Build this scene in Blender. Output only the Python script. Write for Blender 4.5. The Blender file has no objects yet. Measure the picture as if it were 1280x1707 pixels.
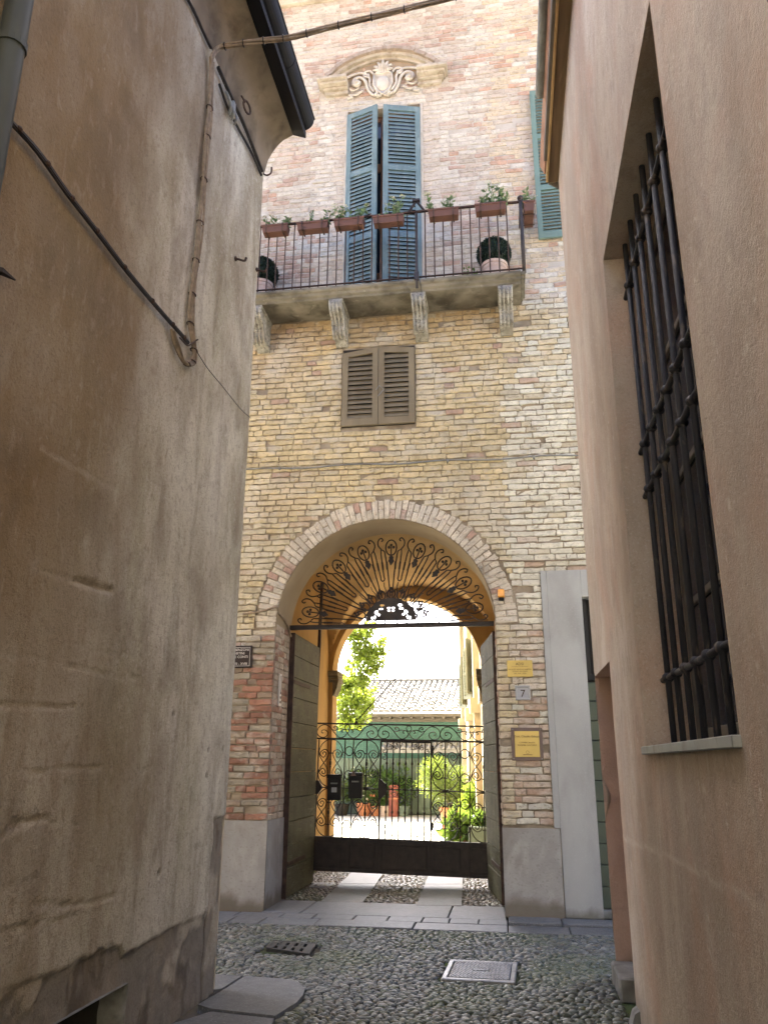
import bpy, math, random
import numpy as np
from mathutils import Matrix, Vector
from mathutils.geometry import tessellate_polygon
S = bpy.context.scene
COL = S.collection
R = math.radians
rng = np.random.default_rng(7)
random.seed(7)

# ------------------------------------------------------------------ camera
FPX, CX, CY = 1340., 640., 853.5
TH, PH, HE, RO = R(17.35), R(8.8), 1.55, R(0.25)
fw = np.array([-math.sin(PH)*math.cos(TH), math.cos(PH)*math.cos(TH), math.sin(TH)])
rt = np.array([math.cos(PH), math.sin(PH), 0.]); up = np.cross(rt, fw)
r2 = rt*math.cos(RO)+up*math.sin(RO); u2 = up*math.cos(RO)-rt*math.sin(RO)
C0 = np.array([0, 0, HE])
cd = bpy.data.cameras.new('camera'); cam = bpy.data.objects.new('camera', cd); COL.objects.link(cam)
cd.sensor_fit = 'VERTICAL'; cd.sensor_height = 36; cd.lens = FPX/1707*36
cd.clip_start = .05; cd.clip_end = 800
cam.matrix_world = Matrix(((r2[0], u2[0], -fw[0], 0), (r2[1], u2[1], -fw[1], 0), (r2[2], u2[2], -fw[2], HE), (0, 0, 0, 1)))
S.camera = cam
# measured photo points -> points on known world planes
def ray(x, y): return fw+r2*(x-CX)/FPX-u2*(y-CY)/FPX
def atX(x, y, X): d = ray(x, y); return C0+d*(X/d[0])
def atY(x, y, Y): d = ray(x, y); return C0+d*(Y/d[1])
def atZ(x, y, Z=0): d = ray(x, y); return C0+d*((Z-HE)/d[2])

# ------------------------------------------------------------------ sky, sun, exposure
SUN_EL, SUN_AZ = R(46), R(-27)          # azimuth from +Y, negative = towards -X
w = bpy.data.worlds.new('World'); S.world = w; w.use_nodes = True
wn = w.node_tree; bg = wn.nodes['Background']
sky = wn.nodes.new('ShaderNodeTexSky'); sky.sky_type = 'NISHITA'; sky.sun_disc = False
sky.sun_elevation = SUN_EL; sky.sun_rotation = SUN_AZ
sky.air_density = .5; sky.dust_density = 7.; sky.ozone_density = 3.
wn.links.new(sky.outputs[0], bg.inputs[0]); bg.inputs[1].default_value = .15
sd = bpy.data.lights.new('sun', 'SUN'); sun = bpy.data.objects.new('sun', sd); COL.objects.link(sun)
sd.energy = 4.; sd.angle = R(.5); sd.color = (1, 1., .78)
sv = Vector((math.sin(SUN_AZ)*math.cos(SUN_EL), math.cos(SUN_AZ)*math.cos(SUN_EL), math.sin(SUN_EL)))
sun.rotation_euler = sv.to_track_quat('Z', 'Y').to_euler(); sun.location = (0, 0, 40)
vs = S.view_settings; vs.view_transform = 'Standard'; vs.look = 'None'; vs.gamma = 1; vs.exposure = 3.06
S.render.engine = 'CYCLES'
cy = S.cycles; cy.use_denoising = True; cy.max_bounces = 10; cy.diffuse_bounces = 7; cy.glossy_bounces = 3
cy.transmission_bounces = 4; cy.caustics_reflective = False; cy.caustics_refractive = False; cy.sample_clamp_indirect = 6
cy.use_adaptive_sampling = True; cy.adaptive_threshold = .02

# ------------------------------------------------------------------ noise
def _h(ix, iy, s):
    n = (ix.astype(np.int64)*374761393+iy.astype(np.int64)*668265263+s*1442695041) & 0x7fffffff
    n = ((n ^ (n >> 13))*1274126177) & 0x7fffffff
    return ((n ^ (n >> 16)) & 0xffff)/65535.
def vnoise(x, y, s=0):
    x = np.asarray(x, float); y = np.asarray(y, float)
    ix, iy = np.floor(x), np.floor(y); fx, fy = x-ix, y-iy
    fx = fx*fx*(3-2*fx); fy = fy*fy*(3-2*fy); ix = ix.astype(int); iy = iy.astype(int)
    return (_h(ix, iy, s)*(1-fx)+_h(ix+1, iy, s)*fx)*(1-fy)+(_h(ix, iy+1, s)*(1-fx)+_h(ix+1, iy+1, s)*fx)*fy
def fbm(x, y, s=0, o=4):
    v = 0; a = .5; t = 0
    for i in range(o):
        v = v+a*vnoise(np.asarray(x)*2**i, np.asarray(y)*2**i, s+i*17); t += a; a *= .5
    return v/t

# ------------------------------------------------------------------ materials
def mat(name, base, scale=3., stretch=(1, 1, 1), over=(), rough=.85, bump=((60, .15, .01),), spec=.3, metal=0, attr=None, masks=(), late=(), foot=None):
    """base: colour ramp over noise; over: (colour, scale, lo, hi, stretch) patches; masks: (attribute, colour); attr: per-face colour multiplies base."""
    m = bpy.data.materials.new(name); m.use_nodes = True; nt = m.node_tree; N = nt.nodes; L = nt.links
    p = N['Principled BSDF']; p.inputs['Roughness'].default_value = rough; p.inputs['Metallic'].default_value = metal
    p.inputs['Specular IOR Level'].default_value = spec
    geo = N.new('ShaderNodeNewGeometry')
    def coords(st):
        mp = N.new('ShaderNodeMapping'); mp.inputs['Scale'].default_value = st; L.new(geo.outputs['Position'], mp.inputs[0]); return mp.outputs[0]
    def noise(sc, st, det=5, dist=0., ro=.55):
        n = N.new('ShaderNodeTexNoise'); n.inputs['Scale'].default_value = sc; n.inputs['Detail'].default_value = det
        n.inputs['Roughness'].default_value = ro; n.inputs['Distortion'].default_value = dist
        L.new(coords(st), n.inputs['Vector']); return n.outputs['Fac']
    rp = N.new('ShaderNodeValToRGB'); L.new(noise(scale, stretch), rp.inputs[0])
    while len(rp.color_ramp.elements) < len(base): rp.color_ramp.elements.new(.5)
    for e, (q, c) in zip(rp.color_ramp.elements, base): e.position = q; e.color = (*c, 1)
    col = rp.outputs[0]
    def mix(a, b, fac, mode='MIX'):
        x = N.new('ShaderNodeMix'); x.data_type = 'RGBA'; x.blend_type = mode
        if hasattr(fac, 'links') or hasattr(fac, 'is_linked'): L.new(fac, x.inputs[0])
        else: x.inputs[0].default_value = fac
        for v, i in ((a, 6), (b, 7)):
            if isinstance(v, tuple): x.inputs[i].default_value = (*v, 1)
            else: L.new(v, x.inputs[i])
        return x.outputs[2]
    if attr:
        at = N.new('ShaderNodeAttribute'); at.attribute_name = attr
        col = mix(at.outputs['Color'], col, 1., 'MULTIPLY')
    def layers(col, ls):
        for o in ls:
            c, sc, lo, hi, st = o[:5]; k = o[5] if len(o) > 5 else 1.
            mr = N.new('ShaderNodeMapRange'); mr.inputs[1].default_value = lo; mr.inputs[2].default_value = hi; mr.inputs[4].default_value = k
            L.new(noise(sc, st, 6, .4), mr.inputs[0]); col = mix(col, c, mr.outputs[0])
        return col
    col = layers(col, over)
    for an, c in masks:
        at = N.new('ShaderNodeAttribute'); at.attribute_name = an; col = mix(col, c, at.outputs['Fac'])
    col = layers(col, late)
    if foot:                                   # splash dirt with an irregular upper edge
        c, h, k = foot; sp = N.new('ShaderNodeSeparateXYZ'); L.new(geo.outputs['Position'], sp.inputs[0])
        ad = N.new('ShaderNodeMath'); ad.operation = 'MULTIPLY_ADD'; L.new(noise(3.2, (1, 1, .5), 6), ad.inputs[0]); ad.inputs[1].default_value = -2.6*h; L.new(sp.outputs[2], ad.inputs[2])
        mr = N.new('ShaderNodeMapRange'); mr.inputs[1].default_value = -.55*h; mr.inputs[2].default_value = -1.1*h; mr.inputs[4].default_value = k; L.new(ad.outputs[0], mr.inputs[0]); col = mix(col, c, mr.outputs[0])
    L.new(col, p.inputs['Base Color'])
    prev = None
    for sc, st, ds in bump:
        b = N.new('ShaderNodeBump'); b.inputs['Strength'].default_value = st; b.inputs['Distance'].default_value = ds
        L.new(noise(sc, (1, 1, 1), 4, 0, .6), b.inputs['Height'])
        if prev: L.new(prev, b.inputs['Normal'])
        prev = b.outputs[0]
    if prev: L.new(prev, p.inputs['Normal'])
    return m
def flat(c, k=.12):
    return [(.3, tuple(v*(1-k) for v in c)), (.7, tuple(min(1, v*(1+k)) for v in c))]
def leafmat(name, c, tr, k=.5, mixf=.45):
    m = bpy.data.materials.new(name); m.use_nodes = True; nt = m.node_tree; N = nt.nodes; L = nt.links
    p = N['Principled BSDF']; p.inputs['Roughness'].default_value = .45
    geo = N.new('ShaderNodeNewGeometry')
    rp = N.new('ShaderNodeValToRGB'); L.new(geo.outputs['Random Per Island'], rp.inputs[0])
    rp.color_ramp.elements[0].color = (*[v*(1-k) for v in c], 1); rp.color_ramp.elements[1].color = (*[min(1, v*(1+k)) for v in c], 1)
    L.new(rp.outputs[0], p.inputs['Base Color'])
    t = N.new('ShaderNodeBsdfTranslucent'); t.inputs[0].default_value = (*tr, 1)
    mx = N.new('ShaderNodeMixShader'); mx.inputs[0].default_value = mixf
    L.new(p.outputs[0], mx.inputs[1]); L.new(t.outputs[0], mx.inputs[2]); L.new(mx.outputs[0], N['Material Output'].inputs[0]); return m

M = {}
M['plaster_left'] = mat('weathered brown plaster', [(.36, (.43, .39, .275)), (.5, (.585, .545, .43)), (.64, (.665, .63, .53))], 1.3, (1, 1, .5),
    over=[((.27, .21, .14), 1.1, .48, .64, (1, 1, .55), .6), ((.62, .575, .50), 2.3, .5, .66, (1, 1, .35), .55), ((.25, .195, .135), 6, .5, .66, (1, 1, .2), .5), ((.22, .17, .12), 22, .53, .66, (1, 1, .6), .4), ((.66, .61, .53), 30, .56, .66, (1, 1, .7), .45), ((.20, .16, .115), 95, .55, .66, (1, 1, 1), .4), ((.64, .58, .5), 110, .58, .66, (1, 1, 1), .35)],
    rough=.95, bump=((9, .35, .02), (50, .6, .008), (200, .5, .004)), masks=[('patina_shade', (.21, .137, .064)), ('low', (.245, .215, .175)), ('pale', (.50, .43, .34)), ('dark', (.10, .075, .055))],
    late=[((.30, .24, .17), 3.2, .5, .64, (1, 1, .5), .45), ((.155, .115, .075), 2.1, .52, .66, (1, 1, .8), .36), ((.42, .36, .28), 14, .56, .68, (1, 1, .4), .3), ((.14, .105, .07), 60, .55, .66, (1, 1, 1), .35)])
M['plaster_right'] = mat('faded pink plaster', [(.36, (.35, .275, .21)), (.5, (.42, .345, .27)), (.64, (.47, .40, .325))], 1.2, (1, 1, .6),
    over=[((.52, .455, .39), 2.0, .48, .66, (1, 1, .3), .55), ((.43, .265, .185), 1.4, .48, .64, (1, 1, .7), .6), ((.285, .225, .17), 2.2, .5, .66, (1, 1, .4), .45), ((.40, .30, .24), 7, .5, .66, (1, 1, .22), .35), ((.27, .22, .175), 11, .53, .66, (1, 1, .7), .4), ((.54, .475, .41), 70, .55, .66, (1, 1, 1), .4), ((.25, .19, .15), 95, .55, .66, (1, 1, 1), .45), ((.31, .26, .215), .7, .52, .7, (1, 1, .5), .5)],
    rough=.95, bump=((6, .25, .02), (45, .5, .008), (190, .6, .005)), foot=((.19, .155, .12), .4, .6), masks=[('low', (.46, .29, .23)), ('pale', (.53, .46, .385)), ('dark', (.17, .13, .10))])
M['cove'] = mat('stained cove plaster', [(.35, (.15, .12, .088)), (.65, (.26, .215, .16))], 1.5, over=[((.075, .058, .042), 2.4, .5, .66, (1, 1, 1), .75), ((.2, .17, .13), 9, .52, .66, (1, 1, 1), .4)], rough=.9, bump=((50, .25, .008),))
M['brick'] = mat('old hand made bricks', [(.25, (.72, .70, .68)), (.5, (1, 1, 1)), (.8, (1.18, 1.16, 1.12))], 13, attr='bc',
    over=[((.56, .51, .43), 6, .53, .66, (1, 1, 1.6), .5), ((.60, .555, .475), 1.5, .52, .64, (1, 1, 1), .45), ((.17, .13, .09), 18, .57, .69, (1, 1, 1.4), .5), ((.26, .21, .15), 2.2, .54, .7, (1, 1, 1), .22), ((.22, .18, .13), .8, .56, .72, (1, 1, .6), .28), ((.13, .095, .07), 60, .58, .68, (1, 1, 1), .4)],
    rough=.93, bump=((28, .5, .012), (70, .5, .008), (190, .5, .004)))
M['mortar'] = mat('lime mortar', [(.35, (.225, .178, .125)), (.65, (.36, .30, .22))], 5, over=[((.62, .565, .49), 1.7, .55, .68, (1, 1, 1), .45), ((.2, .15, .11), 12, .58, .7, (1, 1, 1), .6)], rough=.95, bump=((60, .6, .01),))
M['lime'] = mat('pale lime mortar', [(.3, (.44, .40, .335)), (.7, (.56, .52, .46))], 5, over=[((.34, .26, .2), 9, .6, .72, (1, 1, 1), .6)], rough=.95, bump=((60, .6, .01),))
M['render_grey'] = mat('grey cement render', [(.3, (.30, .285, .26)), (.7, (.39, .375, .35))], 2.5, over=[((.22, .195, .165), 2.1, .5, .68, (1, 1, .8), .6), ((.50, .48, .44), 5, .54, .68, (1, 1, .5), .45), ((.2, .175, .15), 40, .55, .68, (1, 1, 1), .4)], rough=.93, bump=((50, .4, .006), (200, .3, .003)), masks=[('damp', (.16, .135, .10))])
M['stone_grey'] = mat('smooth grey stone', [(.3, (.32, .32, .305)), (.7, (.40, .40, .385))], 2., (1, 1, .6), over=[((.26, .25, .235), 3.5, .5, .68, (1, 1, .3), .5), ((.2, .19, .17), 1.1, .55, .7, (1, 1, .5), .4), ((.44, .44, .42), 60, .56, .66, (1, 1, 1), .35)], foot=((.13, .12, .09), .16, .75), rough=.88, bump=((120, .12, .003),))
M['ochre'] = mat('ochre lime wash', [(.3, (.40, .255, .10)), (.7, (.50, .33, .14))], 1.4, (1, 1, .4), over=[((.27, .18, .09), 3, .5, .68, (1, 1, .3), .4)], rough=.9, bump=((50, .12, .005),))
M['soffit'] = mat('brown arch plaster', [(.3, (.30, .225, .14)), (.7, (.38, .30, .20))], 2, over=[((.2, .15, .1), 3, .6, .75, (1, 1, 1), .5)], rough=.9, bump=((50, .15, .005),))
M['shut_grey'] = mat('sun faded grey shutter', flat((.17, .175, .13)), 4, rough=.7, bump=())
M['brickband'] = mat('weathered brick moulding', [(.3, (.27, .215, .17)), (.7, (.42, .35, .285))], 9, over=[((.46, .41, .35), 8, .6, .72, (1, 1, 1), .6)], rough=.93, bump=((40, .5, .01),))
M['carved'] = mat('carved limestone', [(.35, (.34, .30, .235)), (.65, (.50, .455, .385))], 6, over=[((.22, .17, .12), 9, .55, .72, (1, 1, 1), .7)], rough=.9, bump=((40, .35, .01),))
M['corbel_stone'] = mat('weathered stone with carving shade', [(.35, (.25, .235, .195)), (.65, (.41, .385, .33))], 9, over=[((.10, .085, .065), 24, .52, .64, (1, 1, 1), .75), ((.15, .13, .10), 4, .5, .66, (1, 1, 1), .5)], rough=.93, bump=((30, .6, .015), (90, .5, .006)))  # fine dark mottle paints in the shade of carved relief
M['stucco_white'] = mat('pale stucco', [(.3, (.46, .42, .35)), (.7, (.60, .56, .49))], 6, over=[((.30, .25, .19), 8, .52, .68, (1, 1, 1), .5)], rough=.9, bump=((50, .3, .006),))
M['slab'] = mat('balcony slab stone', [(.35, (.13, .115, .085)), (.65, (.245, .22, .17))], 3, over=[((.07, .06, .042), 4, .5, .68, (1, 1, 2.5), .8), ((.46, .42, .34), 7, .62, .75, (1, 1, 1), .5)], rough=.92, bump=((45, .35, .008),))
M['shut_blue'] = mat('faded blue green shutter paint', flat((.135, .20, .215)), 4, over=[((.24, .30, .30), 7, .5, .66, (1, 1, .3), .6), ((.085, .115, .12), 24, .56, .68, (1, 1, .4), .5), ((.3, .28, .24), 40, .62, .7, (1, 1, .5), .6)], rough=.6, bump=((120, .1, .002),))
M['shut_green'] = mat('sage green shutter paint', flat((.15, .225, .195)), 4, over=[((.21, .28, .245), 8, .6, .75, (1, 1, .3), .6)], rough=.6, bump=((120, .1, .002),))
M['shut_brown'] = mat('weathered brown shutter wood', [(.3, (.155, .122, .076)), (.7, (.24, .195, .125))], 5, (1, 1, .3), over=[((.26, .21, .14), 20, .6, .72, (.3, 1, 3), .5)], rough=.75, bump=((90, .25, .003),))
M['door_green'] = mat('cracked green door paint', [(.3, (.075, .073, .042)), (.7, (.125, .12, .072))], 4, (1, 1, 1), over=[((.19, .19, .13), 9, .57, .7, (1, .4, 2.4), .6), ((.035, .03, .02), 22, .58, .66, (1, .4, 3), .8)], rough=.7, bump=((22, .5, .012), (70, .6, .006)))
M['garage'] = mat('dark green panel paint', flat((.085, .10, .068)), 3, rough=.45, bump=((150, .08, .002),))
M['iron'] = mat('black wrought iron', [(.3, (.018, .014, .013)), (.7, (.042, .03, .026))], 12, rough=.55, spec=.4, bump=((90, .15, .002),))
M['iron_rust'] = mat('brown oxidised iron', [(.3, (.035, .02, .014)), (.7, (.085, .05, .036))], 14, over=[((.12, .055, .03), 12, .6, .7, (1, 1, 1), .6)], rough=.7, bump=((90, .2, .002),))
M['iron_grille'] = mat('blue black painted iron', [(.3, (.018, .018, .022)), (.7, (.04, .038, .042))], 8, (1, 1, .3), over=[((.13, .10, .08), 26, .58, .66, (1, 1, .2), .7)], rough=.7, spec=.25, bump=((60, .3, .003),))
M['gutter'] = mat('black gutter metal', flat((.009, .009, .011)), 4, rough=.6, spec=.25, bump=((60, .05, .002),))
M['pipe'] = mat('grey green downpipe', flat((.042, .046, .038)), 5, over=[((.10, .085, .06), 6, .6, .75, (1, 1, .4), .6)], rough=.55, bump=((80, .1, .002),))
M['cable'] = mat('dusty brown cable', flat((.25, .19, .13), .3), 20, rough=.7, bump=())
M['cable_black'] = mat('black cable', flat((.025, .02, .018), .3), 20, rough=.6, bump=())
M['wood_eave'] = mat('brown eave boards', [(.3, (.11, .07, .038)), (.7, (.19, .125, .07))], 6, (4, .3, 1), rough=.7, bump=((60, .2, .004),))
M['wood_pale'] = mat('pale eave batten', flat((.42, .28, .13)), 6, rough=.7, bump=((60, .2, .004),))
M['roof'] = mat('clay roof tiles', [(.3, (.30, .16, .10)), (.7, (.45, .28, .19))], 3, over=[((.2, .17, .13), 4, .58, .75, (1, 1, 1), .6)], rough=.9, bump=((30, .3, .01),))
M['roof_pale'] = mat('sun bleached roof tiles', [(.3, (.19, .18, .17)), (.7, (.30, .285, .27))], 3, over=[((.25, .2, .16), 4, .58, .75, (1, 1, 1), .6)], rough=.85, bump=((30, .3, .01),))
M['terracotta'] = mat('terracotta', flat((.42, .17, .085)), 6, over=[((.5, .38, .3), 6, .62, .76, (1, 1, .6), .5)], rough=.85, bump=((60, .15, .003),))
M['terra_pale'] = mat('pale chalky terracotta', flat((.55, .42, .35)), 6, over=[((.62, .55, .5), 5, .56, .72, (1, 1, .6), .7)], rough=.88, bump=((60, .12, .003),))
M['box'] = mat('brown planter plastic', flat((.125, .06, .042)), 9, over=[((.07, .042, .03), 6, .6, .7, (1, 1, 1), .6)], rough=.6, bump=((40, .1, .003),))
M['soil'] = mat('soil', flat((.06, .04, .028)), 20, rough=1, bump=((60, .5, .01),))
M['brass'] = mat('brass plate', flat((.48, .35, .10), .1), 3, rough=.4, metal=.3, spec=.5, bump=((90, .03, .001),))
M['lacquer'] = mat('dark brown plate', flat((.022, .012, .010)), 4, rough=.5, bump=())
M['ink'] = mat('engraved lettering', flat((.06, .04, .02)), 4, rough=.7, bump=())
M['ink_pale'] = mat('pale lettering', flat((.62, .58, .54)), 4, rough=.7, bump=())
M['frame_brown'] = mat('brown plate frame', flat((.15, .105, .085)), 6, rough=.5, bump=())
M['marble'] = mat('grey marble plate', flat((.40, .40, .42)), 12, rough=.5, bump=())
M['white'] = mat('yellowed white plastic', flat((.68, .62, .54)), 5, rough=.45, bump=())
M['orange'] = mat('orange lamp lens', flat((.75, .33, .05)), 5, rough=.25, spec=.5, bump=())
M['black'] = mat('matt black plastic', flat((.015, .014, .014)), 5, rough=.5, bump=())
M['stepstone'] = mat('dirty step stone', [(.3, (.13, .125, .11)), (.7, (.24, .23, .21))], 9, over=[((.09, .085, .07), 4, .5, .68, (1, 1, 1), .6)], rough=.9, bump=((40, .4, .006),))
M['zinc'] = mat('zinc sheet', flat((.24, .245, .23)), 5, over=[((.15, .13, .105), 6, .5, .66, (1, 1, 1), .6)], rough=.5, metal=.3, bump=())
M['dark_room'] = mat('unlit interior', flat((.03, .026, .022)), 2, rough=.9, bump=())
M['door_wood'] = mat('brown door wood', flat((.16, .08, .045)), 6, (3, 1, .3), rough=.5, bump=())
M['cobble'] = mat('river pebbles', [(.25, (.6, .6, .6)), (.7, (1.2, 1.18, 1.15))], 30, attr='bc', over=[((.06, .085, .025), 1.1, .48, .62, (1, 1, 1), .5), ((.06, .055, .045), 5, .52, .66, (1, 1, 1), .35)], rough=.34, spec=.6, bump=((140, .15, .002),))
M['joint'] = mat('earth and moss between pebbles', [(.3, (.035, .033, .027)), (.7, (.08, .073, .058))], 9, over=[((.06, .09, .022), .9, .47, .62, (1, 1, 1), .85)], rough=1, bump=((60, .6, .01),))
M['paving'] = mat('granite paving', [(.3, (.145, .15, .152)), (.7, (.215, .22, .222))], 14, attr='bc', over=[((.17, .165, .16), 1.6, .5, .68, (1, 1, 1), .6), ((.36, .36, .36), 90, .56, .66, (1, 1, 1), .5), ((.09, .088, .085), 110, .56, .66, (1, 1, 1), .5)], rough=.55, spec=.4, bump=((150, .25, .003), (12, .15, .01)))
M['castiron'] = mat('worn cast iron', [(.3, (.20, .20, .20)), (.7, (.33, .33, .33))], 12, over=[((.12, .10, .085), 7, .58, .7, (1, 1, 1), .6)], rough=.4, metal=.5, bump=((120, .1, .002),))
M['castiron_d'] = mat('dirty cast iron', flat((.05, .048, .045)), 12, rough=.55, metal=.3, bump=((120, .1, .002),))
M['gravel'] = mat('pale courtyard gravel', [(.3, (.40, .37, .32)), (.7, (.55, .52, .46))], 20, over=[((.3, .28, .24), 2, .58, .72, (1, 1, 1), .4)], rough=.95, bump=((60, .5, .01),))
M['square'] = mat('pale unseen bounce paving', flat((.62, .58, .5)), 1.5, rough=.9, bump=((40, .1, .005),))
M['cream'] = mat('cream wall', flat((.66, .56, .40)), 1.5, over=[((.6, .45, .26), 2, .55, .72, (1, 1, .4), .7)], rough=.9, bump=((40, .1, .005),))
M['cream_wing'] = mat('sun faded cream wall', flat((.40, .335, .23)), 1.5, over=[((.42, .30, .17), 2, .5, .68, (1, 1, .4), .7), ((.3, .27, .22), 5, .55, .7, (1, 1, .3), .4)], rough=.9, bump=((40, .1, .005),))
M['whitewall'] = mat('pale house wall', flat((.60, .55, .48)), 1.5, over=[((.45, .38, .3), 2, .58, .76, (1, 1, .4), .5)], rough=.9, bump=((40, .1, .005),))
M['net'] = mat('green boarded wall', flat((.06, .125, .10)), 6, over=[((.11, .19, .155), 30, .56, .66, (1, 1, 1), .6)], rough=.8, bump=((120, .3, .006),))
M['greywall'] = mat('grey green shed wall', flat((.15, .19, .15)), 2, over=[((.25, .27, .22), 3, .58, .74, (1, 1, .3), .5)], rough=.85, bump=((40, .1, .005),))
M['shadewood'] = mat('dark eave timber', flat((.14, .12, .095)), 6, rough=.85, bump=())
M['bark'] = mat('bark', flat((.13, .10, .075)), 20, (1, 1, .3), rough=.95, bump=((30, .5, .02),))
M['redplastic'] = mat('faded red plastic', flat((.27, .085, .06)), 5, rough=.6, bump=())
M['leaf_tree'] = leafmat('tree leaves', (.09, .15, .025), (.30, .36, .04), .5, .5)
M['leaf_ole'] = leafmat('oleander leaves', (.075, .115, .03), (.24, .29, .05), .55, .42)
M['leaf_lime'] = leafmat('lime green leaves', (.11, .19, .02), (.28, .36, .04), .5, .45)
M['leaf_big'] = leafmat('broad glossy leaves', (.05, .10, .02), (.20, .28, .04), .5, .35)
M['leaf_box'] = leafmat('clipped box leaves', (.012, .028, .017), (.02, .04, .02), .6, .15)
M['leaf_sedum'] = leafmat('sedum leaves', (.14, .21, .11), (.22, .3, .1), .5, .35)
M['flower'] = leafmat('pale flower heads', (.5, .5, .33), (.5, .5, .3), .25, .3)
M['flower_pale'] = leafmat('dry tan flower heads', (.33, .29, .18), (.3, .26, .15), .3, .3)
M['moss'] = leafmat('moss blades', (.065, .085, .02), (.10, .13, .03), .5, .3)
g = bpy.data.materials.new('window glass'); g.use_nodes = True; q = g.node_tree.nodes['Principled BSDF']
q.inputs['Base Color'].default_value = (.02, .03, .05, 1); q.inputs['Roughness'].default_value = .06; q.inputs['Specular IOR Level'].default_value = .8; M['glass'] = g

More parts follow.
